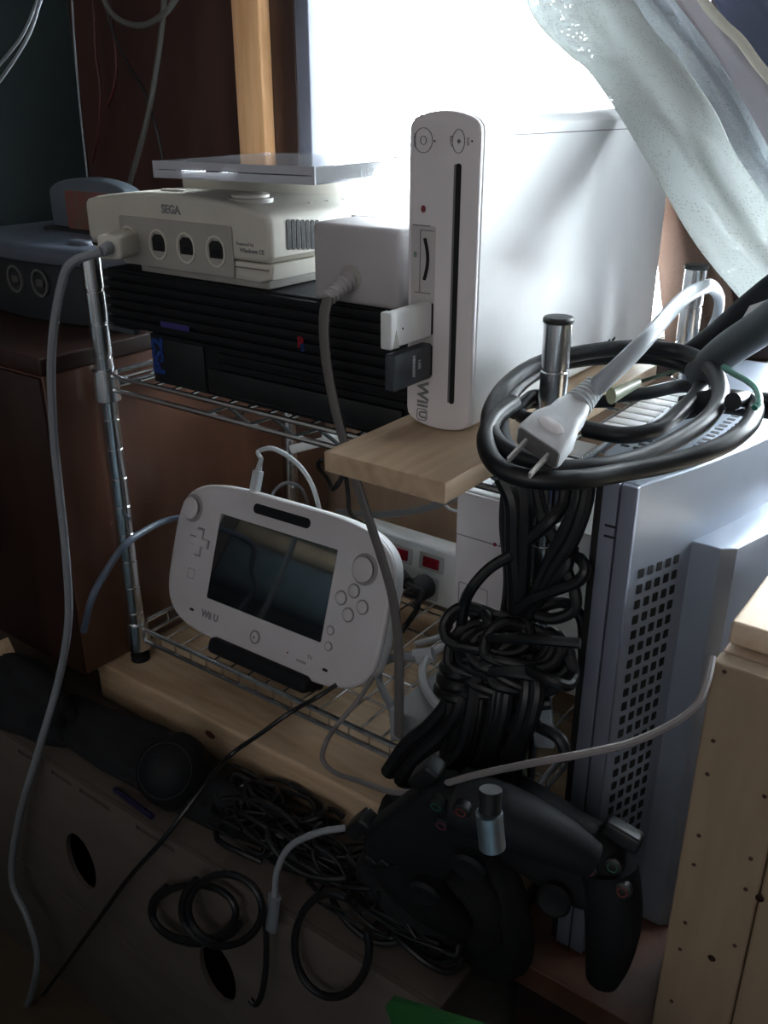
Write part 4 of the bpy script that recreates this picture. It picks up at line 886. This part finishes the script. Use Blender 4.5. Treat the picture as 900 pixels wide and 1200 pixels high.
for k in range(15):     # the wound knot
    c = px(598+random.uniform(-26, 30), 748+random.uniform(-16, 40), Y=-0.040)
    rx, rz = random.uniform(0.012, 0.026), random.uniform(0.006, 0.013); ph = random.uniform(0, 6.28); tl = random.uniform(-0.35, 0.35)
    pts = []
    for i in range(15):
        a = ph+i*PI/6.5
        q = Vector((rx*math.cos(a), 0.013*math.sin(a+0.5)-0.006, rz*math.sin(a)+0.002*math.sin(3*a)))
        pts.append(c+Euler((0, tl, 0)).to_matrix() @ q)
    hang(pts, random.choice((0.003, 0.0034, 0.0038)))
for k in range(10):     # bundle falling below the knot
    x0 = 545+k*8.5; j = random.uniform(-10, 10)
    hang(P((575+k*5, 770, -0.045), (x0+j, 805, -0.055), (x0-6+j, 840, -0.06), (x0-12-k+j, 880, -0.062), (x0-18+random.uniform(-20, 20), 930, -0.06), (x0+random.uniform(-30, 30), 985, -0.058)), 0.0042)
hang(P((545, 770, -0.05), (528, 820, -0.055), (505, 850, -0.058), (478, 872, -0.06), (455, 905, -0.062)), 0.0052)
hang(P((552, 780, -0.05), (540, 830, -0.06), (520, 860, -0.062), (492, 885, -0.065), (470, 915, -0.066)), 0.0052)
hang(P((560, 790, -0.055), (553, 840, -0.062), (540, 880, -0.066), (510, 905, -0.068), (480, 930, -0.068)), 0.0052)
for k in range(3):
    hang(P((530-k*6, 772+k*14, -0.045), (522-k*3, 782+k*14, -0.055), (535, 790+k*14, -0.06), (560, 788+k*14, -0.05)), 0.0040)
# blue tag and pale tabs on the cables
b = B(); q = px(634, 585, Y=-0.008); slab(b, rr(0.012, 0.028, 0.001, 3), -0.001, 0.001, 0, 0, frame(q, (1, 0.3, 0), (0, 0, 1))); tag(obj('cable_tag', b, TAG), 'small blue paper tag among the cables below the coil', 'tag')
b = B(); q = px(636, 842, Y=-0.02); slab(b, rr(0.012, 0.040, 0.002, 3), -0.002, 0.002, 0.0005, 0.0005, frame(q, (1, 0.3, 0.15), (0, 0, 1))); o = tag(obj('cable_clip', b, PALEM), 'pale blue tab at the right of the cable tangle', 'clip')
b = B(); q = px(609, 800, Y=-0.02); slab(b, rr(0.016, 0.050, 0.002, 3), -0.002, 0.002, 0.0005, 0.0005, frame(q, (1, 0.3, 0.05), (0, 0, 1))); o = tag(obj('cable_clip', b, mat('steel_blue_tab', (0.2, 0.27, 0.33), 0.4)), 'long blue grey tab seen through the middle of the cable tangle', 'clip')

# ================================================================== BLACK CONTROLLERS IN THE PIT
def pad(M, label):
    t = thing('black_game_controller', label, 'game controller', M=M)
    b = B(); slab(b, rr(0.100, 0.050, 0.018, 6, 0, 0.008), -0.012, 0.012, 0.008, 0.008, None, 5); obj('shell', b, BLACKM, t)
    for s in (-1, 1):
        b = B(); tube(b, cr([Vector((s*0.040, 0.015, 0)), Vector((s*0.054, -0.010, -0.001)), Vector((s*0.062, -0.035, -0.003)), Vector((s*0.066, -0.056, -0.005))], 5), 0.017, 16, taper=lambda u: 1.0-0.45*u**2); obj('grip', b, BLACKM, t)
        b = B(); lathe(b, [(0.0085, 0.010), (0.0085, 0.016), (0.0100, 0.0185), (0.0080, 0.0205), (0.003, 0.0195)], Matrix.Translation((s*0.024, -0.012, 0)), 20); obj('analog_stick', b, BLACKM, t)
        b = B(); slab(b, rr(0.022, 0.010, 0.003, 4, s*0.040, 0.036), -0.006, 0.006, 0.002, 0.002); obj('shoulder_button', b, BLACK, t)
    for dx, dy, c in ((0, 0.010, (0.02, 0.1, 0.06)), (0.010, 0, (0.16, 0.03, 0.03)), (0, -0.010, (0.03, 0.04, 0.12)), (-0.010, 0, (0.12, 0.03, 0.07))):
        b = B(); lathe(b, [(0.0048, 0.010), (0.0048, 0.0145), (0.003, 0.0152)], Matrix.Translation((0.043+dx, 0.014+dy, 0)), 16); q = obj('face_button', b, BLACK, t)
        b = B(); holed(b, ell(0.0030, None, 14), [ell(0.0023, None, 14)], 0.0002, Matrix.Translation((0.043+dx, 0.014+dy, 0.0155))); obj('button_mark', b, mat('button_mark', c, 0.5), q)
    b = B(); slab(b, [(x*0.9-0.043, y*0.9+0.014) for x, y in cross], 0.010, 0.0145, 0, 0.001); obj('direction_pad', b, BLACK, t)
    return t
pc = px(518, 985, Y=-0.100)
pad(frame(pc, (0.60, -0.05, 0.8), (-0.8, -0.25, 0.6)), 'black twin grip game controller hanging below the cable tangle')
pc = px(625, 990, Y=-0.060)
pad(frame(pc, (0.98, 0.1, -0.25), (0.25, 0.25, 0.95)), 'black game controller behind, beside the silver console foot')
# silver band plug
t = thing('silver_barrel', 'small silver metal barrel shining among the black controllers', 'connector', px(575, 970, Y=-0.085))
q0, q1 = px(573, 952, Y=-0.150), px(577, 992, Y=-0.150)
b = B(); tube(b, [q0, q1], 0.0062, 18); obj('barrel', b, mat('brushed_steel', (0.45, 0.55, 0.62), 0.35, 0.9), t, True)
q2, q3 = px(575, 925, Y=-0.148), px(574, 950, Y=-0.150)
b = B(); tube(b, [q2, q3], 0.0052, 16); obj('collar', b, BLACK, t, True)
# pale connector with bent grey lead, lower middle
t = thing('grey_lead', 'grey lead with a pale slim plug lying in front of the dark cables', 'cable', px(320, 1060, Y=-0.11))
b = B(); tube(b, [px(318, 1088, Y=-0.122), px(322, 1050, Y=-0.122)], 0.0042, 12, flat=(0.0048, 0.0035), up=(1, 0, 0)); obj('plug', b, mat('dull_grey_plug', (0.16, 0.18, 0.2), 0.35), t, True)
b = B(); tube(b, cr(P((322, 1052, -0.122), (325, 1020, -0.12), (340, 992, -0.115), (372, 976, -0.11), (405, 970, -0.10)), 8), 0.0022, 10); obj('lead', b, GREYC, t, True)

# coils of black cable on the carton front
random.seed(5)
G2 = 'loose black cable loops in front of the carton'
LL = ['leftmost black cable loop dangling in front of the carton', 'black cable loop overlapping the leftmost one, closer to the viewer', 'thin black cable end bending down between the loops', 'single wide black cable loop below the pale slim plug']
def loop(cx_, cy_, rx, ry, turns, Y, r, ph=0, wob=0.12):
    pts = []
    n = int(turns*14)
    for i in range(n+1):
        a = ph+i/14*2*PI; w = 1+wob*math.sin(a*0.73+ph)
        pts.append(px(cx_+rx*w*math.cos(a), cy_+ry*w*math.sin(a), Y=Y-0.003*(i/n)-0.002*math.sin(a)))
    cable(LL.pop(0), pts, r, BLACKC, group=G2, n=4)
loop(232, 1068, 50, 34, 1.6, YC-0.010, 0.0026, 0.4)
loop(262, 1062, 45, 42, 1.4, YC-0.016, 0.0026, 1.7)
loop(300, 1110, 14, 70, 0.6, YC-0.012, 0.0022, -1.5)
loop(392, 1105, 42, 58, 0.9, YC-0.008, 0.0026, -0.3)
# dark tangle filling the pit (uncountable)
random.seed(21)
b = B()
for k in range(70):
    c = Vector((random.uniform(0.17, 0.385), random.uniform(-0.088, -0.045), random.uniform(-0.035, -0.012)))
    a1_, a2_ = random.uniform(0.015, 0.045), random.uniform(0.008, 0.018); ph = random.uniform(0, 6.3); pts = []
    for i in range(9):
        a = ph+i*0.55; q = c+Vector((a1_*math.cos(a), a2_*math.sin(a), 0.004*math.sin(a*2.3+k)))
        q.x = min(q.x, 0.392); q.y = max(q.y, -0.108); pts.append(q)
    tube(b, cr(pts, 6), random.choice((0.0011, 0.0016, 0.0022)), 8)
tag(obj('cable_heap', b, BLACKC), 'dense heap of dark tangled cords behind the controllers', 'cables', kind='stuff')
# black bags added to fill the dark behind the heap; cloth at the left
def lump(c, rx, ry, rz, m, name, label, cat, seed, amp=0.25):
    b = B(); bmesh.ops.create_icosphere(b, subdivisions=4, radius=1)
    for v in b.verts:
        n_ = noise.noise(v.co*1.6+Vector((seed, 0, 0)))*amp+noise.noise(v.co*4+Vector((0, seed, 0)))*amp*0.35
        v.co *= 1+n_; v.co = Vector((c[0]+v.co.x*rx, c[1]+v.co.y*ry, c[2]+max(v.co.z, -0.6)*rz))
    return tag(obj(name, b, m, None, ang=1.2), label, cat)
lump((-0.075, -0.082, -0.022), 0.085, 0.028, 0.034, CLOTH, 'black_cloth', 'crumpled black cloth on the carton below the brown cabinet', 'cloth', 3.1)
lump((0.355, -0.060, -0.004), 0.052, 0.028, 0.062, CLOTH, 'dark_fill_bag', 'soft black bag added to fill the dark behind the hanging controllers', 'bag', 8.2)
lump((0.09, -0.064, ZC+0.010), 0.135, 0.030, 0.018, CLOTH, 'black_cloth', 'flat dark cloth lying along the foot of the wooden beam', 'cloth', 6.6, 0.3)
lump((0.398, -0.052, -0.020), 0.026, 0.020, 0.050, CLOTH, 'dark_fill_sack', 'small black sack added to darken the right end of the wooden beam', 'bag', 5.7, 0.15)  # added lump that hides the pale beam end in darkness
# round dark speaker ball
t = thing('round_black_speaker', 'round dark speaker sitting on the carton front edge', 'speaker', (0.132, -0.078, ZC))
q = Vector((0.128, -0.077, ZC+0.028))
b = B(); lathe(b, [(0.012, -0.027), (0.020, -0.0215), (0.027, -0.010), (0.029, 0.0), (0.027, 0.010), (0.020, 0.0215), (0.010, 0.0275), (0.002, 0.029)], Matrix.Translation(q) @ Euler((0.9, 0, 0.5)).to_matrix().to_4x4(), 30); obj('body', b, BLACKM, t, True, ang=1.5)
b = B(); ring2(b, 0.021, 0.021, Matrix.Translation(q) @ Euler((0.9, 0, 0.5)).to_matrix().to_4x4() @ Matrix.Translation((0, 0, 0.0205)), 0.0012, 0.0006); obj('trim_ring', b, BLACKM, t, True)
b = B(); lathe(b, [(0.015, 0.0), (0.015, 0.004), (0.010, 0.006)], Matrix.Translation((q.x, q.y, ZC+0.0003)), 20); obj('base', b, BLACK, t, True)
# small dark pen
b = B(); tube(b, P((135, 925, -0.10), (178, 957, -0.112)), 0.0025, 8); tag(obj('pen', b, mat('dark_violet_pen', (0.02, 0.018, 0.05), 0.3)), 'short dark violet pen on the carton edge left of the round speaker', 'pen')

# green thing bottom
t = thing('green_tray', 'green plastic tray corner at the bottom edge of the picture', 'tray', px(510, 1200, Y=-0.17))
q = px(450, 1166, Y=-0.16); q2 = px(560, 1200, Y=-0.16)
u = (q2-q).normalized()
b = B(); slab(b, [(0, -0.08), (0.13, -0.08), (0.13, 0), (0.006, 0), (0, -0.006)], -0.002, 0.002, 0.0005, 0.0005, frame(q, u, (0, 0, 1))); obj('front_wall', b, GREEN, t, True)
b = B(); slab(b, [(0, 0), (0.13, 0), (0.13, 0.06), (0, 0.06)], -0.082, -0.079, 0, 0, Matrix.Translation(q) @ Matrix.Rotation(math.atan2(u.y, u.x), 4, 'Z')); obj('bottom', b, GREEN, t, True)

# ================================================================== SILVER CONSOLE
ZT = 0.285
t = thing('silver_console', 'tall silver blue console with side vent holes standing at right', 'game console', (0.445, 0.1, ZC))
side = [(0.4475, -0.0205), (0.4520, -0.008), (0.4580, 0.010), (0.4630, 0.027), (0.4680, 0.046), (0.4735, 0.068), (0.4785, 0.093), (0.4835, 0.125), (0.4870, 0.160), (0.4890, 0.200), (0.4890, 0.262)]
body_p = [(0.4300, -0.0200)]+side+[(0.412, 0.262), (0.412, 0.016), (0.4255, -0.004)]
b = B(); slab(b, body_p, ZC+0.001, ZT, 0.001, 0.0015); obj('body', b, SILVER, t, True, ang=0.35)
b = B(); box(b, 0.4245, 0.4288, -0.0215, -0.004, ZC+0.002, ZT-0.001, 0.0004); obj('dark_recess', b, HOLE, t, True)
b = B(); box(b, 0.4293, 0.4380, -0.0240, -0.0200, ZC+0.002, ZT-0.0005, 0.0006); obj('front_strip', b, SILVERD, t, True)
b = B(); box(b, 0.4390, 0.4476, -0.0240, -0.0200, ZC+0.002, ZT-0.0005, 0.0006); obj('front_strip', b, SILVERD, t, True)
for z in (0.2600, 0.2540):
    b = B(); box(b, 0.4325, 0.4382, -0.0244, -0.0238, z, z+0.0012); obj('strip_mark', b, HOLE, t, True)
# top grille slots
def edge_at(y):
    for (a, c) in zip(side, side[1:]):
        if a[1] <= y <= c[1]:
            u_ = (y-a[1])/(c[1]-a[1]); return a[0]+(c[0]-a[0])*u_, math.atan2(c[1]-a[1], c[0]-a[0])
    return side[-1][0], PI/2
bt = B()
for i in range(20):
    for j in range(6):
        y = 0.03+i*0.0075
        if j in (2, 3): continue
        x = 0.418+j*0.0072+(0.004 if j > 3 else 0)
        if x > edge_at(y)[0]-0.004: continue
        slab(bt, rr(0.0048, 0.0032, 0.0005, 2, x, y), ZT, ZT+0.0003)
tg = obj('top_grille', bt, HOLE, t, True); tg['kind'] = 'stuff'
# square vent holes on the curved side
bv = B()
for i in range(5):
    y = -0.0125+i*0.0068
    x, ang = edge_at(y)
    Mv = frame((x+0.0001, y, 0), (math.cos(ang), math.sin(ang), 0), (0, 0, 1))
    for j in range(27):
        z = 0.233-j*0.0094
        slab(bv, rr(0.0040, 0.0052, 0.0004, 2, 0, z), 0, 0.0004, 0, 0, Mv)
sg = obj('side_vent_grid', bv, HOLE, t, True); sg['kind'] = 'stuff'; sg['label'] = 'dark grid of square vent holes'
# vertical protruding housing
hp = [(0.4615, 0.0270), (0.4790, 0.0270), (0.4860, 0.0330), (0.4980, 0.0800), (0.5020, 0.1300), (0.5020, 0.2600), (0.4800, 0.2600), (0.4780, 0.0950), (0.4680, 0.0500)]
b = B(); slab(b, hp, ZC+0.002, 0.2400, 0.001, 0.001); obj('side_housing', b, SILVER, t, True, ang=0.3)

# ================================================================== TAN BOX
t = thing('tan_wooden_box', 'tan nailed wooden box at the right edge in front of the silver console', 'box', (0.62, 0.0, -0.33))
YF = -0.055
xl = px(838, 760, Y=YF).x
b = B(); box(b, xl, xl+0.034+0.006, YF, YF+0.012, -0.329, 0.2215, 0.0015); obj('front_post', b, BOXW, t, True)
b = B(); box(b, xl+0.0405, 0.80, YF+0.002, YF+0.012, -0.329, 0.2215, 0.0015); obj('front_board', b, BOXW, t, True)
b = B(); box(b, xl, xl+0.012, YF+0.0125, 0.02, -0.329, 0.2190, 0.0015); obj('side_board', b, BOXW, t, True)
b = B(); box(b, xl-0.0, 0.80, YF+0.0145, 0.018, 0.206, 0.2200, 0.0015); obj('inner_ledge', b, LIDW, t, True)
nails = [(849, 787), (836, 868), (829, 907), (819, 979), (813, 1013), (803, 1081), (797, 1112), (787, 1173), (896, 933), (880, 1006), (874, 1042), (861, 1108)]
for (x, y) in nails:
    q = px(x, y, Y=YF); b = B(); lathe(b, [(0.0011, 0), (0.0011, 0.0005), (0.0007, 0.0008)], XZ((max(q.x, xl+0.003), YF+0.0001, q.z)), 10); obj('nail', b, mat('rusty_nail', (0.07, 0.035, 0.03), 0.5, 0.4), t, True)
for (x, y) in ((834, 1123), (890, 1053)):
    q = px(x, y, Y=YF); b = B(); lathe(b, [(0.0022, 0), (0.0020, 0.0003), (0.0008, 0.0004)], XZ((q.x, YF+0.0001, q.z)), 14); obj('knot', b, BROWND, t, True)
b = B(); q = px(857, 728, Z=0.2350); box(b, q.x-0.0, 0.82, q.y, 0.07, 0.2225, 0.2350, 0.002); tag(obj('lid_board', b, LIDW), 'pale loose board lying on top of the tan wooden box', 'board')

# ================================================================== CURTAINS
def sheet(name, Lp, Rp, Yb, amp, waves, m, label, cat, nu=60, nv=50, ph=0.0, thick=0.0008):
    ext = lambda A: [(A[0][0]+4*(A[0][0]-A[1][0]), A[0][1]+4*(A[0][1]-A[1][1]))]+A
    Lp, Rp = ext(Lp), ext(Rp)
    Lc, Rc = cr([Vector((x, y, 0)) for x, y in Lp], 10), cr([Vector((x, y, 0)) for x, y in Rp], 10)
    def at(c, v):
        f = v*(len(c)-1); i = min(int(f), len(c)-2); return c[i].lerp(c[i+1], f-i)
    b = B(); uvl = b.loops.layers.uv.new('UVMap'); G_ = []
    for j in range(nv+1):
        v = j/nv; a, c = at(Lc, v), at(Rc, v); row = []
        for i in range(nu+1):
            u = i/nu; p = a.lerp(c, u)
            Y = Yb(v)+amp*math.sin(u*waves*2*PI+ph+1.2*v)+amp*0.12*math.sin(u*waves*4.7*PI+2*v+ph)
            row.append((b.verts.new(px(p.x, p.y, Y=Y)), u, v))
        G_.append(row)
    for j in range(nv):
        for i in range(nu):
            q = (G_[j][i], G_[j][i+1], G_[j+1][i+1], G_[j+1][i]); f = b.faces.new([k[0] for k in q])
            for lp, k in zip(f.loops, q): lp[uvl].uv = (k[1]*0.14, k[2]*0.42)
    o = obj(name, b, m, None, ang=3)
    sm = o.modifiers.new('thickness', 'SOLIDIFY'); sm.thickness = thick
    return tag(o, label, cat)
sheet('lace_curtain', [(600, -40), (628, 25), (668, 66), (688, 82), (719, 125), (765, 200), (815, 285), (874, 357)], [(720, -40), (762, 30), (800, 75), (838, 130), (862, 180), (900, 235), (950, 300), (990, 345)],
      lambda v: max(0.222-0.12*v, 0.150), 0.006, 1.3, LACE, 'white lace curtain swept diagonally over the right end of the window', 'curtain', 90, 60, 0.4)
sheet('lace_curtain', [(690, -40), (745, 20), (790, 60), (830, 120), (860, 180), (900, 240)], [(770, -40), (812, 20), (848, 80), (880, 130), (915, 190), (960, 240)],
      lambda v: 0.262-0.02*v, 0.006, 1.2, LACE2, 'open net lace curtain fold behind, at upper right', 'curtain', 70, 50, 1.4)
sheet('drape', [(765, -40), (790, 0), (835, 60), (872, 120), (905, 180)], [(815, -40), (830, 0), (862, 50), (905, 95), (950, 150)],
      lambda v: 0.250-0.02*v, 0.004, 0.8, DRAPE, 'mauve grey drape beside the lace at upper right', 'curtain', 30, 40, 0.2)
sheet('drape', [(820, -40), (836, 0), (862, 45), (905, 92), (950, 145)], [(885, -40), (905, 0), (940, 30), (1000, 60), (1060, 90)],
      lambda v: 0.262-0.02*v, 0.004, 0.8, DRAPEB, 'blue grey drape in the top right corner', 'curtain', 30, 40, 0.9)
b = B(); tube(b, cr(P((806, -40, 0.233), (824, 0, 0.232), (845, 26, 0.232), (868, 48, 0.232), (890, 78, 0.230), (915, 105, 0.229)), 8), 0.003, 10, flat=(0.0032, 0.0016), up=(1, 0, -0.6)); tag(obj('curtain_hem', b, HEM), 'cream braided hem strip running along the drapes at upper right', 'curtain trim')
sheet('curtain_lining', [(655, -40), (690, 20), (722, 70), (762, 135), (800, 200), (848, 280), (900, 350)], [(800, -40), (840, 40), (880, 110), (920, 190), (950, 250), (990, 310), (1030, 345)],
      lambda v: 0.282-0.02*v, 0.002, 1.0, LINING, 'plain grey lining cloth hanging close behind the lace folds', 'curtain', 30, 40, 0.5)
# brown lace hanging behind rack right end
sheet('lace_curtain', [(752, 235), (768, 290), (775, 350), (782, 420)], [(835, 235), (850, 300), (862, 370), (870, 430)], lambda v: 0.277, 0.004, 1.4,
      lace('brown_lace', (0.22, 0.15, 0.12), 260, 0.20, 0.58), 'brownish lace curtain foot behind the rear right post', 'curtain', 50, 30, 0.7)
# sheer edge in the bright window
sheet('sheer_curtain', [(395, -40), (415, 20), (440, 75), (478, 132), (500, 160)], [(425, -40), (440, 20), (462, 75), (492, 128), (512, 158)], lambda v: 0.285, 0.002, 1.0,
      clear('sheer_white', (0.93, 0.93, 0.93), 0.1, 0.5, 0.12, (0.8, 0.8, 0.8)), 'barely visible sheer curtain edge hanging in the bright window', 'curtain', 16, 30, 0)

# ================================================================== WALL WIRES, upper left
cable('pair of pale blue grey wires looping down at the upper left corner, front one', PU((54, -20, 0.05), (46, 5, 0.05), (35, 38, 0.05), (18, 68, 0.05), (-4, 100, 0.05)), 0.0014, GREYC, 'wall_cable')
cable('rear one of the two pale wires at the upper left corner', PU((50, -20, 0.06), (42, 5, 0.06), (28, 38, 0.06), (14, 58, 0.06), (-8, 84, 0.06)), 0.0013, GREYC, 'wall_cable')
cable('thin straight grey wire hanging down behind the cartridge', PU((83, -20, 0.22), (88, 60, 0.22), (95, 140, 0.22), (103, 212, 0.22)), 0.0011, GREYC, 'wall_cable')
cable('grey cable loop drooping at the top of the wall', (lambda q: q+[q[-1]+(q[-1]-q[-2]).normalized()*0.2])(PU((112, -40, 0.25), (122, 0, 0.25), (138, 22, 0.25), (165, 30, 0.25), (190, 18, 0.25), (205, 0, 0.25), (212, -30, 0.25))), 0.0030, mat('wall_grey_cable', (0.12, 0.12, 0.11), 0.6), 'wall_cable')
cable('grey cable running down the wall to the beige console', PU((194, -30, 0.262), (190, 30, 0.262), (182, 90, 0.262), (170, 150, 0.262), (152, 215, 0.262)), 0.0030, MATS['wall_grey_cable'], 'wall_cable')
cable('black wire slanting down the wall toward the disc case', PU((118, -30, 0.27), (130, 30, 0.27), (150, 75, 0.27), (168, 105, 0.27), (180, 140, 0.27), (192, 190, 0.27)), 0.0016, BLACKC, 'wall_cable')
cable('dim red wire drooping on the wall above the cartridge', PU((125, -20, 0.28), (132, 30, 0.28), (136, 70, 0.28), (134, 100, 0.28), (126, 125, 0.28)), 0.0018, mat('dull_red_wire', (0.085, 0.018, 0.018), 0.5), 'wall_cable')
cable('dim red wire farther left on the wall above the cartridge', PU((108, -20, 0.28), (112, 60, 0.28), (117, 100, 0.28), (116, 150, 0.28), (108, 190, 0.28)), 0.0018, MATS['dull_red_wire'], 'wall_cable')
